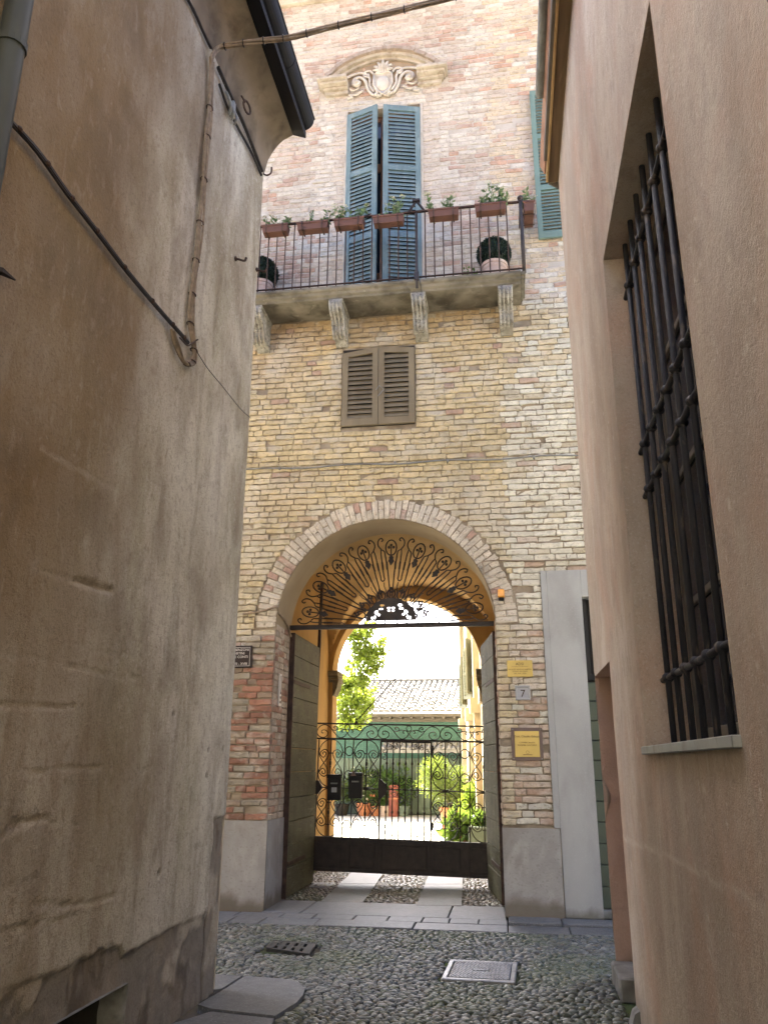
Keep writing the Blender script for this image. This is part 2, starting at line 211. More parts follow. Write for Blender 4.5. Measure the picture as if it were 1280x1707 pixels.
# ------------------------------------------------------------------ mesh builder
class MB:
    def __init__(s): s.v = []; s.f = []; s.c = []; s.n = 0
    def add(s, v, faces, col=None):
        v = np.asarray(v, float).reshape(-1, 3); s.v.append(v)
        by = {}
        if isinstance(faces, np.ndarray): by[faces.shape[1]] = faces
        else:
            for f in faces: by.setdefault(len(f), []).append(f)
        for k, fs in by.items():
            fs = np.asarray(fs, int)+s.n; s.f.append(fs)
            if col is None: s.c.append(np.ones((len(fs), 3)))
            else:
                c = np.asarray(col, float); s.c.append(np.broadcast_to(c, (len(fs), 3)) if c.ndim == 1 else c)
        s.n += len(v); return s
    def box(s, lo, hi, col=None, rot=None, about=None):
        lo = np.minimum(lo, hi)*1.; hi2 = np.maximum(lo, hi)*1.
        v = np.array([(x, y, z) for z in (lo[2], hi2[2]) for y in (lo[1], hi2[1]) for x in (lo[0], hi2[0])])
        if rot is not None:
            a = (lo+hi2)/2 if about is None else np.array(about); v = (v-a)@np.array(rot).T+a
        return s.add(v, [(0, 2, 3, 1), (4, 5, 7, 6), (0, 1, 5, 4), (2, 6, 7, 3), (0, 4, 6, 2), (1, 3, 7, 5)], col)
    def bbox(s, lo, hi, b=.006, col=None, rot=None, about=None):
        """box with bevelled edges"""
        lo = np.array(lo, float); hi = np.array(hi, float); lo, hi = np.minimum(lo, hi), np.maximum(lo, hi)
        b = min(b, *(.45*(hi-lo))); V = []; idx = {}
        for sx in (0, 1):
            for sy in (0, 1):
                for sz in (0, 1):
                    c = np.where((sx, sy, sz), hi, lo); d = np.where((sx, sy, sz), -b, b)
                    for ax in range(3):
                        o = d.copy(); o[ax] = 0; idx[(sx, sy, sz, ax)] = len(V); V.append(c+o)
        F = []
        for ax in range(3):
            a1, a2 = (ax+1) % 3, (ax+2) % 3
            for q_ in (0, 1):
                k = []
                for i, j in ((0, 0), (1, 0), (1, 1), (0, 1)):
                    t = [0, 0, 0]; t[ax] = q_; t[a1] = i; t[a2] = j; k.append(idx[(*t, ax)])
                F.append(tuple(k))
            for i in (0, 1):
                for j in (0, 1):
                    t0 = [0, 0, 0]; t0[a1] = i; t0[a2] = j; t1 = list(t0); t1[ax] = 1
                    F.append((idx[(*t0, a1)], idx[(*t1, a1)], idx[(*t1, a2)], idx[(*t0, a2)]))
        for sx in (0, 1):
            for sy in (0, 1):
                for sz in (0, 1): F.append(tuple(idx[(sx, sy, sz, a)] for a in range(3)))
        V = np.array(V)
        if rot is not None:
            a = (lo+hi)/2 if about is None else np.array(about); V = (V-a)@np.array(rot).T+a
        return s.add(V, F, col)
    def quad(s, a, b, c, d, col=None): return s.add([a, b, c, d], [(0, 1, 2, 3)], col)
    def tube(s, pts, r, n=6, cap=True, col=None):
        P = np.asarray(pts, float); m = len(P); r = np.broadcast_to(np.asarray(r, float), (m,))
        T = np.gradient(P, axis=0); T /= np.linalg.norm(T, axis=1)[:, None]+1e-12
        a = np.array([0, 0, 1.]) if abs(T[0][2]) < .9 else np.array([1., 0, 0])
        u = np.cross(T[0], a); u /= np.linalg.norm(u); V = []
        th = np.arange(n)*2*math.pi/n+math.pi/n
        for i in range(m):
            u = u-T[i]*(u@T[i]); u /= np.linalg.norm(u)+1e-12; v_ = np.cross(T[i], u)
            V.append(P[i]+r[i]*(np.cos(th)[:, None]*u+np.sin(th)[:, None]*v_))
        F = [(i*n+k, i*n+(k+1) % n, (i+1)*n+(k+1) % n, (i+1)*n+k) for i in range(m-1) for k in range(n)]
        if cap: F += [tuple(range(n))[::-1], tuple((m-1)*n+k for k in range(n))]
        return s.add(np.concatenate(V), F, col)
    def lathe(s, c, prof, n=24, axis=2, col=None, a0=0, a1=2*math.pi):
        full = abs(a1-a0-2*math.pi) < 1e-6; k = n if full else n+1
        th = a0+np.arange(k)*(a1-a0)/n; V = []
        for r_, z in prof:
            p = np.stack([r_*np.cos(th), r_*np.sin(th), np.full(k, z)], 1)
            if axis == 1: p = p[:, [0, 2, 1]]
            if axis == 0: p = p[:, [2, 0, 1]]
            V.append(p+np.array(c))
        F = [(i*k+j, i*k+(j+1) % k, (i+1)*k+(j+1) % k, (i+1)*k+j) for i in range(len(prof)-1) for j in range(n)]
        return s.add(np.concatenate(V), F, col)
    def prism(s, poly, fr, d0, d1, col=None, caps=True):
        """poly: 2-D outline; fr: (origin,u,v,n); extruded d0..d1 along n"""
        o, u, v, nn = [np.array(x, float) for x in fr]; P = np.array(poly, float); m = len(P)
        A = o+P[:, :1]*u+P[:, 1:]*v; V = np.concatenate([A+nn*d0, A+nn*d1])
        F = [(i, (i+1) % m, m+(i+1) % m, m+i) for i in range(m)]
        if caps:
            t = tessellate_polygon([[Vector((x, y, 0)) for x, y in P]])
            F += [tuple(k) for k in t]+[tuple(m+i for i in k)[::-1] for k in t]
        return s.add(V, F, col)
    def poly(s, P3, P2, col=None):
        t = tessellate_polygon([[Vector((x, y, 0)) for x, y in P2]]); return s.add(P3, [tuple(k) for k in t], col)
    def ell(s, c, r, n=10, m=6, col=None, rot=None):
        th = np.arange(n)*2*math.pi/n; V = []
        for i in range(m+1):
            a = -math.pi/2+math.pi*i/m; V.append(np.stack([np.cos(a)*np.cos(th), np.cos(a)*np.sin(th), np.full(n, math.sin(a))], 1))
        V = np.concatenate(V)*np.array(r)
        if rot is not None: V = V@np.array(rot).T
        F = [(i*n+j, i*n+(j+1) % n, (i+1)*n+(j+1) % n, (i+1)*n+j) for i in range(m) for j in range(n)]
        return s.add(V+np.array(c), F, col)
    def mesh(s, name, m, smooth=False, colors=False):
        me = bpy.data.meshes.new(name); V = np.concatenate(s.v); me.vertices.add(len(V)); me.vertices.foreach_set('co', V.ravel())
        nl = sum(f.size for f in s.f); nf = sum(len(f) for f in s.f)
        me.loops.add(nl); me.polygons.add(nf)
        me.loops.foreach_set('vertex_index', np.concatenate([f.ravel() for f in s.f]))
        tot = np.concatenate([np.full(len(f), f.shape[1]) for f in s.f]); st = np.concatenate([[0], np.cumsum(tot)[:-1]])
        me.polygons.foreach_set('loop_start', st.astype(np.int32))
        me.polygons.foreach_set('use_smooth', np.full(nf, smooth))
        if colors:
            a = me.attributes.new('bc', 'FLOAT_COLOR', 'FACE'); c = np.concatenate(s.c)
            a.data.foreach_set('color', np.concatenate([c, np.ones((len(c), 1))], 1).ravel())
        me.update(calc_edges=True); me.validate(); me.materials.append(m); return me

def thing(name, label, cat, loc=(0, 0, 0), group=None):
    o = bpy.data.objects.new(name, None); COL.objects.link(o); o.location = loc; o.empty_display_size = .2
    o['label'] = label; o['category'] = cat
    if group: o['group'] = group
    return o
def part(name, mb, m, parent, label=None, smooth=False, local=False, colors=False, kind=None):
    me = mb if isinstance(mb, bpy.types.Mesh) else mb.mesh(name, M[m], smooth, colors)
    o = bpy.data.objects.new(name, me); COL.objects.link(o); o.parent = parent
    if not local and parent.parent is None: o.location = -parent.location
    if label: o['label'] = label
    if kind: o['kind'] = kind
    return o
def solo(name, mb, m, label=None, cat=None, group=None, kind=None, smooth=False, colors=False):
    me = mb if isinstance(mb, bpy.types.Mesh) else mb.mesh(name, M[m], smooth, colors)
    o = bpy.data.objects.new(name, me); COL.objects.link(o)
    for k, v in (('label', label), ('category', cat), ('group', group), ('kind', kind)):
        if v: o[k] = v
    return o
def spl(pts, k=6, closed=False):
    P = np.asarray(pts, float); P = np.concatenate([[2*P[0]-P[1]], P, [2*P[-1]-P[-2]]]); o = []
    for i in range(1, len(P)-2):
        a, b, c, d = P[i-1:i+3]
        for t in np.arange(k)/k: o.append(.5*((2*b)+(-a+c)*t+(2*a-5*b+4*c-d)*t*t+(-a+3*b-3*c+d)*t**3))
    o.append(P[-2]); return np.array(o)
def rotz(a): c, s_ = math.cos(a), math.sin(a); return np.array([[c, -s_, 0], [s_, c, 0], [0, 0, 1]])
def roty(a): c, s_ = math.cos(a), math.sin(a); return np.array([[c, 0, s_], [0, 1, 0], [-s_, 0, c]])
def leaves(mb, pos, size, up_bias=.3, aspect=.45, rg=rng, dirs=None):
    """a cloud of folded leaf faces (two quads-worth of real area each)"""
    n = len(pos); d = rg.normal(size=(n, 3)) if dirs is None else dirs+rg.normal(size=(n, 3))*.35
    d[:, 2] += up_bias; d /= np.linalg.norm(d, axis=1)[:, None]
    e = np.cross(d, rg.normal(size=(n, 3))); e /= np.linalg.norm(e, axis=1)[:, None]; nn = np.cross(d, e)
    L = (size*(.6+.8*rg.random(n)))[:, None] if np.isscalar(size) else size[:, None]
    W = L*aspect
    V = np.stack([pos, pos+d*L*.5+e*W*.5+nn*W*.15, pos+d*L+nn*L*-.12, pos+d*L*.5-e*W*.5+nn*W*.15], 1).reshape(-1, 3)
    return mb.add(V, np.arange(4*n).reshape(n, 4))
def text_mesh(name, lines, fr, m, depth=.001):
    """lines: (string, height, x, y, align) in plate coordinates; fr = (origin,u,v,n)"""
    o, u, v, nn = [Vector(x) for x in fr]; mb = MB()
    for s_, h, x, y, al in lines:
        cu = bpy.data.curves.new('t', 'FONT'); cu.body = s_; cu.size = h*1.38; cu.align_x = al; cu.extrude = depth; cu.resolution_u = 3
        ob = bpy.data.objects.new('t', cu); COL.objects.link(ob)
        me = bpy.data.meshes.new_from_object(ob.evaluated_get(bpy.context.evaluated_depsgraph_get()))
        co = np.zeros(len(me.vertices)*3); me.vertices.foreach_get('co', co); co = co.reshape(-1, 3)
        P = np.array(o)+(co[:, :1]+x)*np.array(u)+(co[:, 1:2]+y)*np.array(v)+co[:, 2:]*np.array(nn)
        mb.add(P, [tuple(p.vertices) for p in me.polygons])
        bpy.data.objects.remove(ob); bpy.data.curves.remove(cu); bpy.data.meshes.remove(me)
    return mb.mesh(name, M[m])
def attr_vert(me, name, val):
    a = me.attributes.new(name, 'FLOAT', 'POINT'); a.data.foreach_set('value', np.asarray(val, float).ravel())
def grid(U, V, fn, holes=()):
    """fn(u,v)->xyz over a grid; cells whose centre falls in a hole (u0,u1,v0,v1) are left out"""
    uu, vv = np.meshgrid(U, V, indexing='ij'); P = fn(uu, vv); nu, nv = len(U), len(V)
    I = np.arange(nu*nv).reshape(nu, nv); Q = np.stack([I[:-1, :-1], I[1:, :-1], I[1:, 1:], I[:-1, 1:]], -1)
    uc = (U[:-1]+U[1:])/2; vc = (V[:-1]+V[1:])/2; keep = np.ones((nu-1, nv-1), bool)
    for a, b, c, d in holes: keep &= ~(((uc > a) & (uc < b))[:, None] & ((vc > c) & (vc < d))[None])
    return uu, vv, P, Q[keep]
def axis(a, b, step, extra=()):
    x = np.arange(a, b+1e-6, step)
    for e in extra: x = x[np.abs(x-e) > step*.45]
    return np.unique(np.concatenate([x, [a, b], [e for e in extra if a < e < b]]))

# ================================================================== SETTING
F = 9.45                                   # facade plane
YB = -4.                                   # near end of both alley houses
AX, AZ, AR = -1.463, 3.12, 1.325           # arch centre x, springing, radius
LX, LC = -2.14, 6.2                        # left house wall plane and corner
RX, RC = .70, 7.08                         # right house
mb = MB(); mb.quad((-260, -260, -.03), (260, -260, -.03), (260, 260, -.03), (-260, 260, -.03)); solo('ground', mb, 'joint', kind='structure')
# pebbles (thousands: one mass)
slabpoly = [atZ(*p)[:2] for p in ((300, 1632), (365, 1629), (408, 1632), (470, 1636), (497, 1642), (508, 1653), (505, 1664), (495, 1676), (458, 1702), (440, 1745), (330, 1760), (250, 1760))]
MH = (-.595, -.045, 6.80, 7.43); DR = (-2.24, -1.74, 7.44, 7.82)
def inpoly(x, y, P):
    ins = np.zeros(len(x), bool); j = len(P)-1
    for i in range(len(P)):
        xi, yi = P[i]; xj, yj = P[j]; ins ^= ((yi > y) != (yj > y)) & (x < (xj-xi)*(y-yi)/(yj-yi+1e-12)+xi); j = i
    return ins
def pebbles(x0, x1, y0, y1, dx, dy, scale, hue, keep, seed):
    rg = np.random.default_rng(seed); ys = np.arange(y0, y1, dy); P = []
    for k, y in enumerate(ys):
        x = x0+rg.random()*dx
        while x < x1:
            l = dx*(.62+.75*rg.random()); P.append((x+l/2, y+rg.normal()*dy*.12+.02*math.sin(x*2.1+k*.07), l*.52, dy*(.50+.1*rg.random()))); x += l
    P = np.array(P); P = P[keep(P[:, 0], P[:, 1])]; n = len(P)
    th = np.arange(9)*2*math.pi/9; rings = [(1., -.35), (.97, .25), (.78, .68), (.42, .93)]
    ang = rg.normal(size=n)*.28; hgt = (.022+.012*rg.random(n))*scale; wob = 1+.11*rg.normal(size=(n, 9))
    V = np.zeros((n, 37, 3)); sl = rg.normal(size=(n, 2))*.12
    for i, (rr, hz) in enumerate(rings):
        ex = P[:, 2:3]*rr*np.cos(th)*wob; ey = P[:, 3:4]*rr*np.sin(th)*wob
        V[:, i*9:(i+1)*9, 0] = ex*np.cos(ang)[:, None]-ey*np.sin(ang)[:, None]; V[:, i*9:(i+1)*9, 1] = ex*np.sin(ang)[:, None]+ey*np.cos(ang)[:, None]
        V[:, i*9:(i+1)*9, 2] = hz
    V[:, 36, 2] = 1.
    V[:, :, 2] = V[:, :, 2]*hgt[:, None]+(-.024 if scale > .75 else -.013)+V[:, :, 0]*sl[:, :1]+V[:, :, 1]*sl[:, 1:]+(rg.normal(size=n)*.003)[:, None]
    V[:, :, 2] += (.008*np.sin(P[:, 0]*1.7)+.01*np.sin(P[:, 1]*1.3+1))[:, None]*.6
    V[:, :, 0] += P[:, :1]; V[:, :, 1] += P[:, 1:2]
    q = np.array([(i*9+j, i*9+(j+1) % 9, (i+1)*9+(j+1) % 9, (i+1)*9+j) for i in range(3) for j in range(9)])
    t = np.array([(27+j, 27+(j+1) % 9, 36) for j in range(9)])
    pal = np.array(hue); c = pal[rg.integers(0, len(pal), n)]*(.55+.5*rg.random((n, 1)))
    off = (np.arange(n)*37)[:, None, None]; mb = MB()
    mb.v.append(V.reshape(-1, 3)); mb.n = n*37
    mb.f.append((q[None]+off).reshape(-1, 4)); mb.c.append(np.repeat(c, 27, 0)); mb.f.append((t[None]+off).reshape(-1, 3)); mb.c.append(np.repeat(c, 9, 0))
    return mb
GREYS = [(.125, .134, .12), (.08, .09, .086), (.175, .184, .165), (.135, .13, .10), (.095, .108, .105), (.24, .248, .225), (.105, .098, .078), (.09, .102, .094), (.115, .13, .095)]
def keep_street(x, y):
    k = ~inpoly(x, y, slabpoly)
    for a, b, c, d in (MH, DR): k &= ~((x > a-.03) & (x < b+.03) & (y > c-.03) & (y < d+.03))
    k &= ~((x < LX+.02) & (y < LC+.02)) & ~((x > RX-.05) & (y < RC)); k &= ~((x > -3.3) & (x < 3.5) & (y > 8.66)) & (y < 8.7); return k
def keep_near(x, y): return keep_street(x, y) & (x > -4.6) & (x < 2.) & (y > 4.3)
def keep_far(x, y): return keep_street(x, y) & ~((x > -4.6) & (x < 2.) & (y > 4.3))
pb = pebbles(-6.5, 4.5, 2.2, 8.72, .085, .046, .8, GREYS, keep_far, 3); p2 = pebbles(-4.7, 2.1, 4.28, 8.72, .066, .034, .66, GREYS, keep_near, 4)
pb.v += p2.v; pb.f += [f+pb.n for f in p2.f]; pb.c += p2.c; pb.n += p2.n
solo('cobblestones', pb, 'cobble', label='rounded grey river pebbles set in the alley floor', cat='cobblestones', kind='stuff', smooth=True, colors=True)
strips = [[atZ(*p)[:2] for p in s_] for s_ in (((535, 1503), (605, 1504), (633, 1464), (576, 1464)), ((694, 1509), (769, 1510), (771, 1464), (712, 1464)))]
def keep_pass(x, y):
    k = (x > -2.98) & (x < -.07)
    for s_ in strips:
        P = [s_[0], s_[1], s_[1]+(s_[2]-s_[1])*1.9, s_[0]+(s_[3]-s_[0])*1.9]; k &= ~inpoly(x, y, P)
    return k
solo('passage_cobblestones', pebbles(-3., 0, 10.2, 14., .062, .042, .8, [(.15, .12, .09), (.1, .085, .07), (.2, .165, .125), (.25, .21, .16)], keep_pass, 4), 'cobble', label='small brown pebbles between granite strips in the passage', cat='cobblestones', kind='stuff', smooth=True, colors=True)
# moss tufts in the pebble joints
rg = np.random.default_rng(11); pp = rg.uniform((-3, 5.4), (1, 8.6), (26000, 2)); mk = fbm(pp[:, 0]*1.1, pp[:, 1]*1.1, 5)+.16*np.exp(-((pp[:, 0]+2.0)**2+(pp[:, 1]-7.0)**2)/.35)+.1*np.exp(-((pp[:, 1]-8.45)/.2)**2)
pp = pp[(mk > .56) & keep_street(pp[:, 0], pp[:, 1])]; mb = MB(); leaves(mb, np.column_stack([pp, np.full(len(pp), -.02)]), .020, .9, .35, rg)
solo('moss', mb, 'moss', label='green moss and tiny grass growing between the pebbles', cat='moss', kind='stuff')
# stone paving: threshold rows, granite carriage strips, corner slabs
mb = MB(); rg = np.random.default_rng(5)
def row(y0, y1, xs, skew=.0, z=.0, tone=None):
    for a, b in zip(xs[:-1], xs[1:]):
        k = (.85+.3*rg.random()) if tone is None else tone*(.92+.16*rg.random())
        mb.bbox((a+.006, y0+.006, -.06), (b-.006, y1-.006, z+rg.normal()*.002), .006, (k, k, k*1.02))
row(8.70, 9.05, [-5.2, -4., -2.95, -2.62, -2.05, -1.05, -.12], tone=.74)
row(9.05, 9.33, [-5.2, -4., -3.0, -2.5, -2.15, -1.72, -1.36, -1.0, -.72, -.42, -.12], tone=.7)
row(9.33, 10.16, [-2.785, -2.35, -.75, -.135], tone=.74)
row(8.70, 9.08, [-.12, .48, 1.9, 2.6], z=-.004, tone=.55); row(9.08, 9.44, [-.12, .42, 1.4, 2.6], z=.02, tone=.62)
for s_ in strips:
    P = [s_[0], s_[1], s_[1]+(s_[2]-s_[1])*1.95, s_[0]+(s_[3]-s_[0])*1.95]
    for t0, t1 in ((0, .38), (.385, .8), (.805, 1)):
        Q = [P[0]+(P[3]-P[0])*t0, P[1]+(P[2]-P[1])*t0, P[1]+(P[2]-P[1])*t1, P[0]+(P[3]-P[0])*t1]
        mb.prism(Q, ((0, 0, 0), (1, 0, 0), (0, 1, 0), (0, 0, 1)), -.05, .001, (.58+.12*t0,)*3)
mb.bbox((-2.72, 11.2, -.05), (-2.44, 11.66, .003), .01, (.9,)*3)
Pn = slabpoly[1:10]
Q1 = [slabpoly[11], slabpoly[0], atZ(330, 1642)[:2], atZ(398, 1634)[:2], atZ(366, 1655)[:2], atZ(352, 1660)[:2]]
mb.prism([atZ(*p)[:2] for p in ((300, 1630), (365, 1628), (402, 1631), (370, 1652), (320, 1660))], ((0, 0, 0), (1, 0, 0), (0, 1, 0), (0, 0, 1)), -.06, .016, (.62,)*3)
mb.prism([atZ(*p)[:2] for p in ((374, 1654), (408, 1632), (470, 1636), (497, 1642), (508, 1653), (505, 1664), (495, 1676), (459, 1699), (352, 1687), (330, 1680))], ((0, 0, 0), (1, 0, 0), (0, 1, 0), (0, 0, 1)), -.06, .02, (.66,)*3)
mb.prism([atZ(*p)[:2] for p in ((352, 1691), (457, 1703), (430, 1765), (300, 1765), (260, 1720))], ((0, 0, 0), (1, 0, 0), (0, 1, 0), (0, 0, 1)), -.06, .017, (.6,)*3)
solo('pavement', mb, 'paving', kind='structure', colors=True)
mb = MB(); mb.quad((3.6, -12, -.02), (60, -12, -.02), (60, 40, -.02), (3.6, 40, -.02)); mb.quad((-6.4, -40, -.02), (3.5, -40, -.02), (3.5, YB-.1, -.02), (-6.4, YB-.1, -.02)); mb.quad((-60, -12, -.02), (-6.5, -12, -.02), (-6.5, 40, -.02), (-60, 40, -.02)); solo('square', mb, 'square', kind='structure')  # unseen pale paving, added to bounce sunlight onto the walls
# courtyard
mb = MB(); mb.quad((-16, 14.02, -.018), (8, 14.02, -.018), (8, 27.1, -.018), (-16, 27.1, -.018)); solo('courtyard_ground', mb, 'gravel', kind='structure')

# ================================================================== BRICK PALAZZO
pal = thing('brick_palazzo', 'tall old brick house with arched gateway and balcony closing the alley', 'house', (AX, F, 0))
SG = np.array([0, .035, .34, .66, .965, 1]); TG = np.array([0, .16, .84, 1.])
def brick_mesh(mb, corners, cols, fr, prot, seed, rough=1.):
    """corners: N,4,2 in plane coordinates; prot: N protrusions towards n"""
    rg = np.random.default_rng(seed); c = np.asarray(corners); n = len(c); s_, t_ = np.meshgrid(SG, TG, indexing='ij'); s_ = s_.ravel(); t_ = t_.ravel()
    W = np.stack([(1-s_)*(1-t_), s_*(1-t_), s_*t_, (1-s_)*t_], 1)
    P = np.einsum('kc,ncd->nkd', W, c); edge = (s_ == 0) | (s_ == 1) | (t_ == 0) | (t_ == 1); corner = ((s_ == 0) | (s_ == 1)) & ((t_ == 0) | (t_ == 1))
    cen = c.mean(1)[:, None]; P = P+rg.normal(size=P.shape)*np.where(edge, .0042, .0015)[None, :, None]*rough
    P[:, corner] = P[:, corner]+(cen-P[:, corner])*np.array([.02, .11])
    D = np.asarray(prot)[:, None]+rg.normal(size=(n, 24))*.0016*rough+(s_-.5)[None]*rg.normal(size=(n, 1))*.004*rough+(t_-.5)[None]*rg.normal(size=(n, 1))*.002
    D = D-np.where(corner, .009, np.where(edge, .005, 0))[None]
    o, u, v, nn = [np.array(x, float) for x in fr]
    V = o+P[..., :1]*u+P[..., 1:]*v+D[..., None]*nn
    I = np.arange(24).reshape(6, 4); ring = np.concatenate([I[:, 0], I[5, 1:], I[4::-1, 3], I[0, 2:0:-1]])
    B = o+P[:, ring, :1]*u+P[:, ring, 1:]*v-.03*nn
    q = np.stack([I[:-1, :-1], I[1:, :-1], I[1:, 1:], I[:-1, 1:]], -1).reshape(-1, 4)
    r_ = np.array([(ring[k], ring[(k+1) % 16], 24+(k+1) % 16, 24+k) for k in range(16)])
    q = np.concatenate([q, r_]); off = (np.arange(n)*40)[:, None, None]
    base = mb.n; mb.v.append(np.concatenate([V, B], 1).reshape(-1, 3)); mb.n += n*40
    mb.f.append((q[None]+off).reshape(-1, 4)+base); mb.c.append(np.repeat(np.asarray(cols), len(q), 0))
DX0, DX1, DZ0, DZ1 = -2.03, -.955, 7.45, 10.80
WX0, WX1, WZ0, WZ1 = -2.02, -1.065, 5.70, 6.83
GX0, GX1, GZ1 = .86, 1.95, 3.40
def spans(z, x0, x1):
    """free intervals of a brick course at height z"""
    ex = []
    if z < AZ: ex.append((AX-AR, AX+AR))
    elif z < AZ+AR+.27: ex.append((AX-math.sqrt(max(0, (AR+.27)**2-(z-AZ)**2))-.0, AX+math.sqrt(max(0, (AR+.27)**2-(z-AZ)**2))))
    if z < .91: ex += [(-9, AX), (AX, .47)]
    if z < 3.73: ex.append((.405, 9))
    if WZ0-.02 < z < WZ1+.05: ex.append((WX0-.01, WX1+.01))
    if 7.30 < z < 7.47: ex.append((-9, .36))
    if DZ0 < z < DZ1: ex.append((DX0-.035, DX1+.035))
    if 11.16 < z < 11.34: ex += [(-2.46, -2.03), (-.97, -.54)]
    out = [(x0, x1)]
    for a, b in ex:
        nx = []
        for p, q_ in out:
            if b <= p or a >= q_: nx.append((p, q_)); continue
            if a > p+.03: nx.append((p, a))
            if b < q_-.03: nx.append((b, q_))
        out = nx
    return out
def brick_col(x, z, rg):
    n = fbm(x*.9+3, z*.9, 21); n2 = fbm(x*2.5, z*3.5, 33); r_ = rg.random(); v = .92+.17*rg.random()
    buff = np.array((.55, .45, .295)); tan = np.array((.475, .41, .31)); white = np.array((.63, .60, .535)); red = np.array((.27, .135, .10))
    grey = np.array((.31, .27, .225)); pink = np.array((.475, .405, .34)); rose = np.array((.42, .285, .225)); orange = np.array((.46, .28, .195)); ochre = np.array((.56, .46, .32))
    if z > 7.35:
        if x > .03+.06*math.sin(z*9): c = ochre if r_ < .5 else (pink if r_ < .72 else (orange if r_ < .86 else white))
        elif n2 > .5: c = white*.88 if r_ < .65 else pink
        else: c = pink if r_ < .42 else (rose if r_ < .66 else (orange if r_ < .75 else (white*.86 if r_ < .90 else grey*1.3)))
        if z < 9 and r_ > .7 and x < 0: c = rose*.95
        if z < 11 and (-2.44 < x < -2.27 or -.74 < x < -.58): c = white*.95
        elif z < 11 and (-2.27 <= x < DX0 or DX1 < x <= -.74): c = pink*.7+white*.3
    elif x > .05+.12*(n2-.5)+(.3 if z > 6.2 else 0)+(.35*(n-.5) if z > 4.9 else 0):
        c = white if r_ < .82 else (tan*1.1 if r_ < .95 else rose)
        if z > 6.5: c = ochre if r_ < .55 else white*.95
        if z < 2.35: c = (np.array((.47, .36, .295)) if r_ < .55 else (white*.85 if r_ < .78 else (rose*.9 if r_ < .97 else orange*.85)))
        elif z < 3.1: c = np.array((.52, .45, .385)) if r_ < .8 else rose
    elif z > 4.55:
        k = min(1, max(0, (z-6.3)/.9)); c = buff*(1-k)+np.array((.50, .37, .22))*k
        if r_ > .975: c = rose*.95
        elif r_ > .87: c = tan*1.05
        if x < -2.4 and n > .5: c = c*.75+np.array((.42, .33, .28))*.25
    elif z > 3.0 or x > -.5:
        c = tan if r_ < .7 else (buff*.92 if r_ < .9 else np.array((.46, .36, .27)))
        if x > -.5: c = c*1.08
    else:
        t = min(1, max(0, (3.0-z)/1.5))
        if r_ < .30+.28*t: c = red*(.75+.5*rg.random())
        elif r_ < .78: c = grey*.92
        else: c = np.array((.25, .185, .145))
    if z > 7.3 or x > .1: c = c*.8+np.array((.56, .51, .45))*.2
    return c*v*np.array((1, 1, .92 if z < 7.3 else .98))
FR = ((0, F, 0), (1, 0, 0), (0, 0, 1), (0, -1, 0))
cor, cols, prot = [], [], []; rg = np.random.default_rng(17)
z = .92; k = 0
while z < 12.95:
    pitch = .075+rg.normal()*.0012 if z < 7 else .078; h = pitch
    for a, b in spans(z+h/2, -4.3, 1.75):
        x = a
        seam = .045+(.035 if k % 2 else -.03)+.03*(rg.random()-.5)
        while x < b-.004:
            l = (.245 if rg.random() < .68 else .125)*(1+rg.normal()*.07)
            if x < seam-.06 < x+l and z < 11.5: l = max(.06, seam-x)
            x2 = x+l
            if b-x2 < .07: x2 = b
            wz = lambda q_: .011*(fbm(q_*.8, z*.5, 3)-.5)*2+.006*(fbm(q_*2.5, z*1.2, 9)-.5)*2
            j = .0028+.002*rg.random(); jz = .0055+.0025*rg.random(); zz = z+h/2
            c = brick_col((x+x2)/2, zz, rg); hh = rg.normal()*.0016
            za, zb = wz(x), wz(x2)
            if rg.random() < .985:
                cor.append([(x+j, z+jz+za+hh), (x2-j, z+jz+zb+hh), (x2-j, z+h-jz+zb+hh), (x+j, z+h-jz+za+hh)]); cols.append(c)
                deep = .018 if zz < 7.2 else .007
                prot.append(deep+abs(rg.normal())*.003 if rg.random() > .03 else .002)
            x = x2
    z += pitch; k += 1
# voussoirs of the arch
nv = 62
for i in range(nv):
    a0 = math.pi*i/nv; a1 = math.pi*(i+1)/nv; ra, rb = AR+.004, AR+.255+rg.normal()*.012
    segs = [(ra, rb)] if (i % 2 == 0) else [(ra, ra+.125), (ra+.125, rb)]
    for q0, q1 in segs:
        ja = .0045/AR; P = lambda r_, a: (AX+r_*math.cos(a), AZ+r_*math.sin(a))
        cor.append([P(q0+.004, a1-ja), P(q0+.004, a0+ja), P(q1-.004, a0+ja), P(q1-.004, a1-ja)])
        c = np.array((.57, .505, .41))*(.84+.3*rg.random()) if rg.random() < .9 else np.array((.42, .28, .22))
        if a0 > 2.3: c = c*.92
        cols.append(c); prot.append(.013+rg.normal()*.002)
mb = MB(); brick_mesh(mb, np.array(cor), np.array(cols), FR, np.array(prot), 31)
# jamb returns
for sgn, X in ((1, AX-AR), (-1, AX+AR)):
    cor, cols, prot = [], [], []; z = .92; k = 0
    while z < AZ-.02:
        xs = [F+.012, F+.25, F+.38, F+.50, F+.63] if k % 2 else [F+.012, F+.135, F+.38, F+.63]
        for a, b in zip(xs[:-1], xs[1:]):
            cor.append([(a+.005, z+.005), (b-.005, z+.005), (b-.005, z+.07), (a+.005, z+.07)]); r_ = rg.random()
            t = min(1, max(0, (3.1-z)/1.6)); c = np.array((.45, .36, .27)) if r_ < .75-.2*t else np.array((.38, .22, .15))
            cols.append(c*(.82+.3*rg.random())); prot.append(.012+rg.normal()*.002)
        z += .075; k += 1
    brick_mesh(mb, np.array(cor), np.array(cols), ((X, 0, 0), (0, 1, 0), (0, 0, 1), (sgn, 0, 0)), np.array(prot), 41+sgn)
part('brick_facing', mb, 'brick', pal, colors=True)
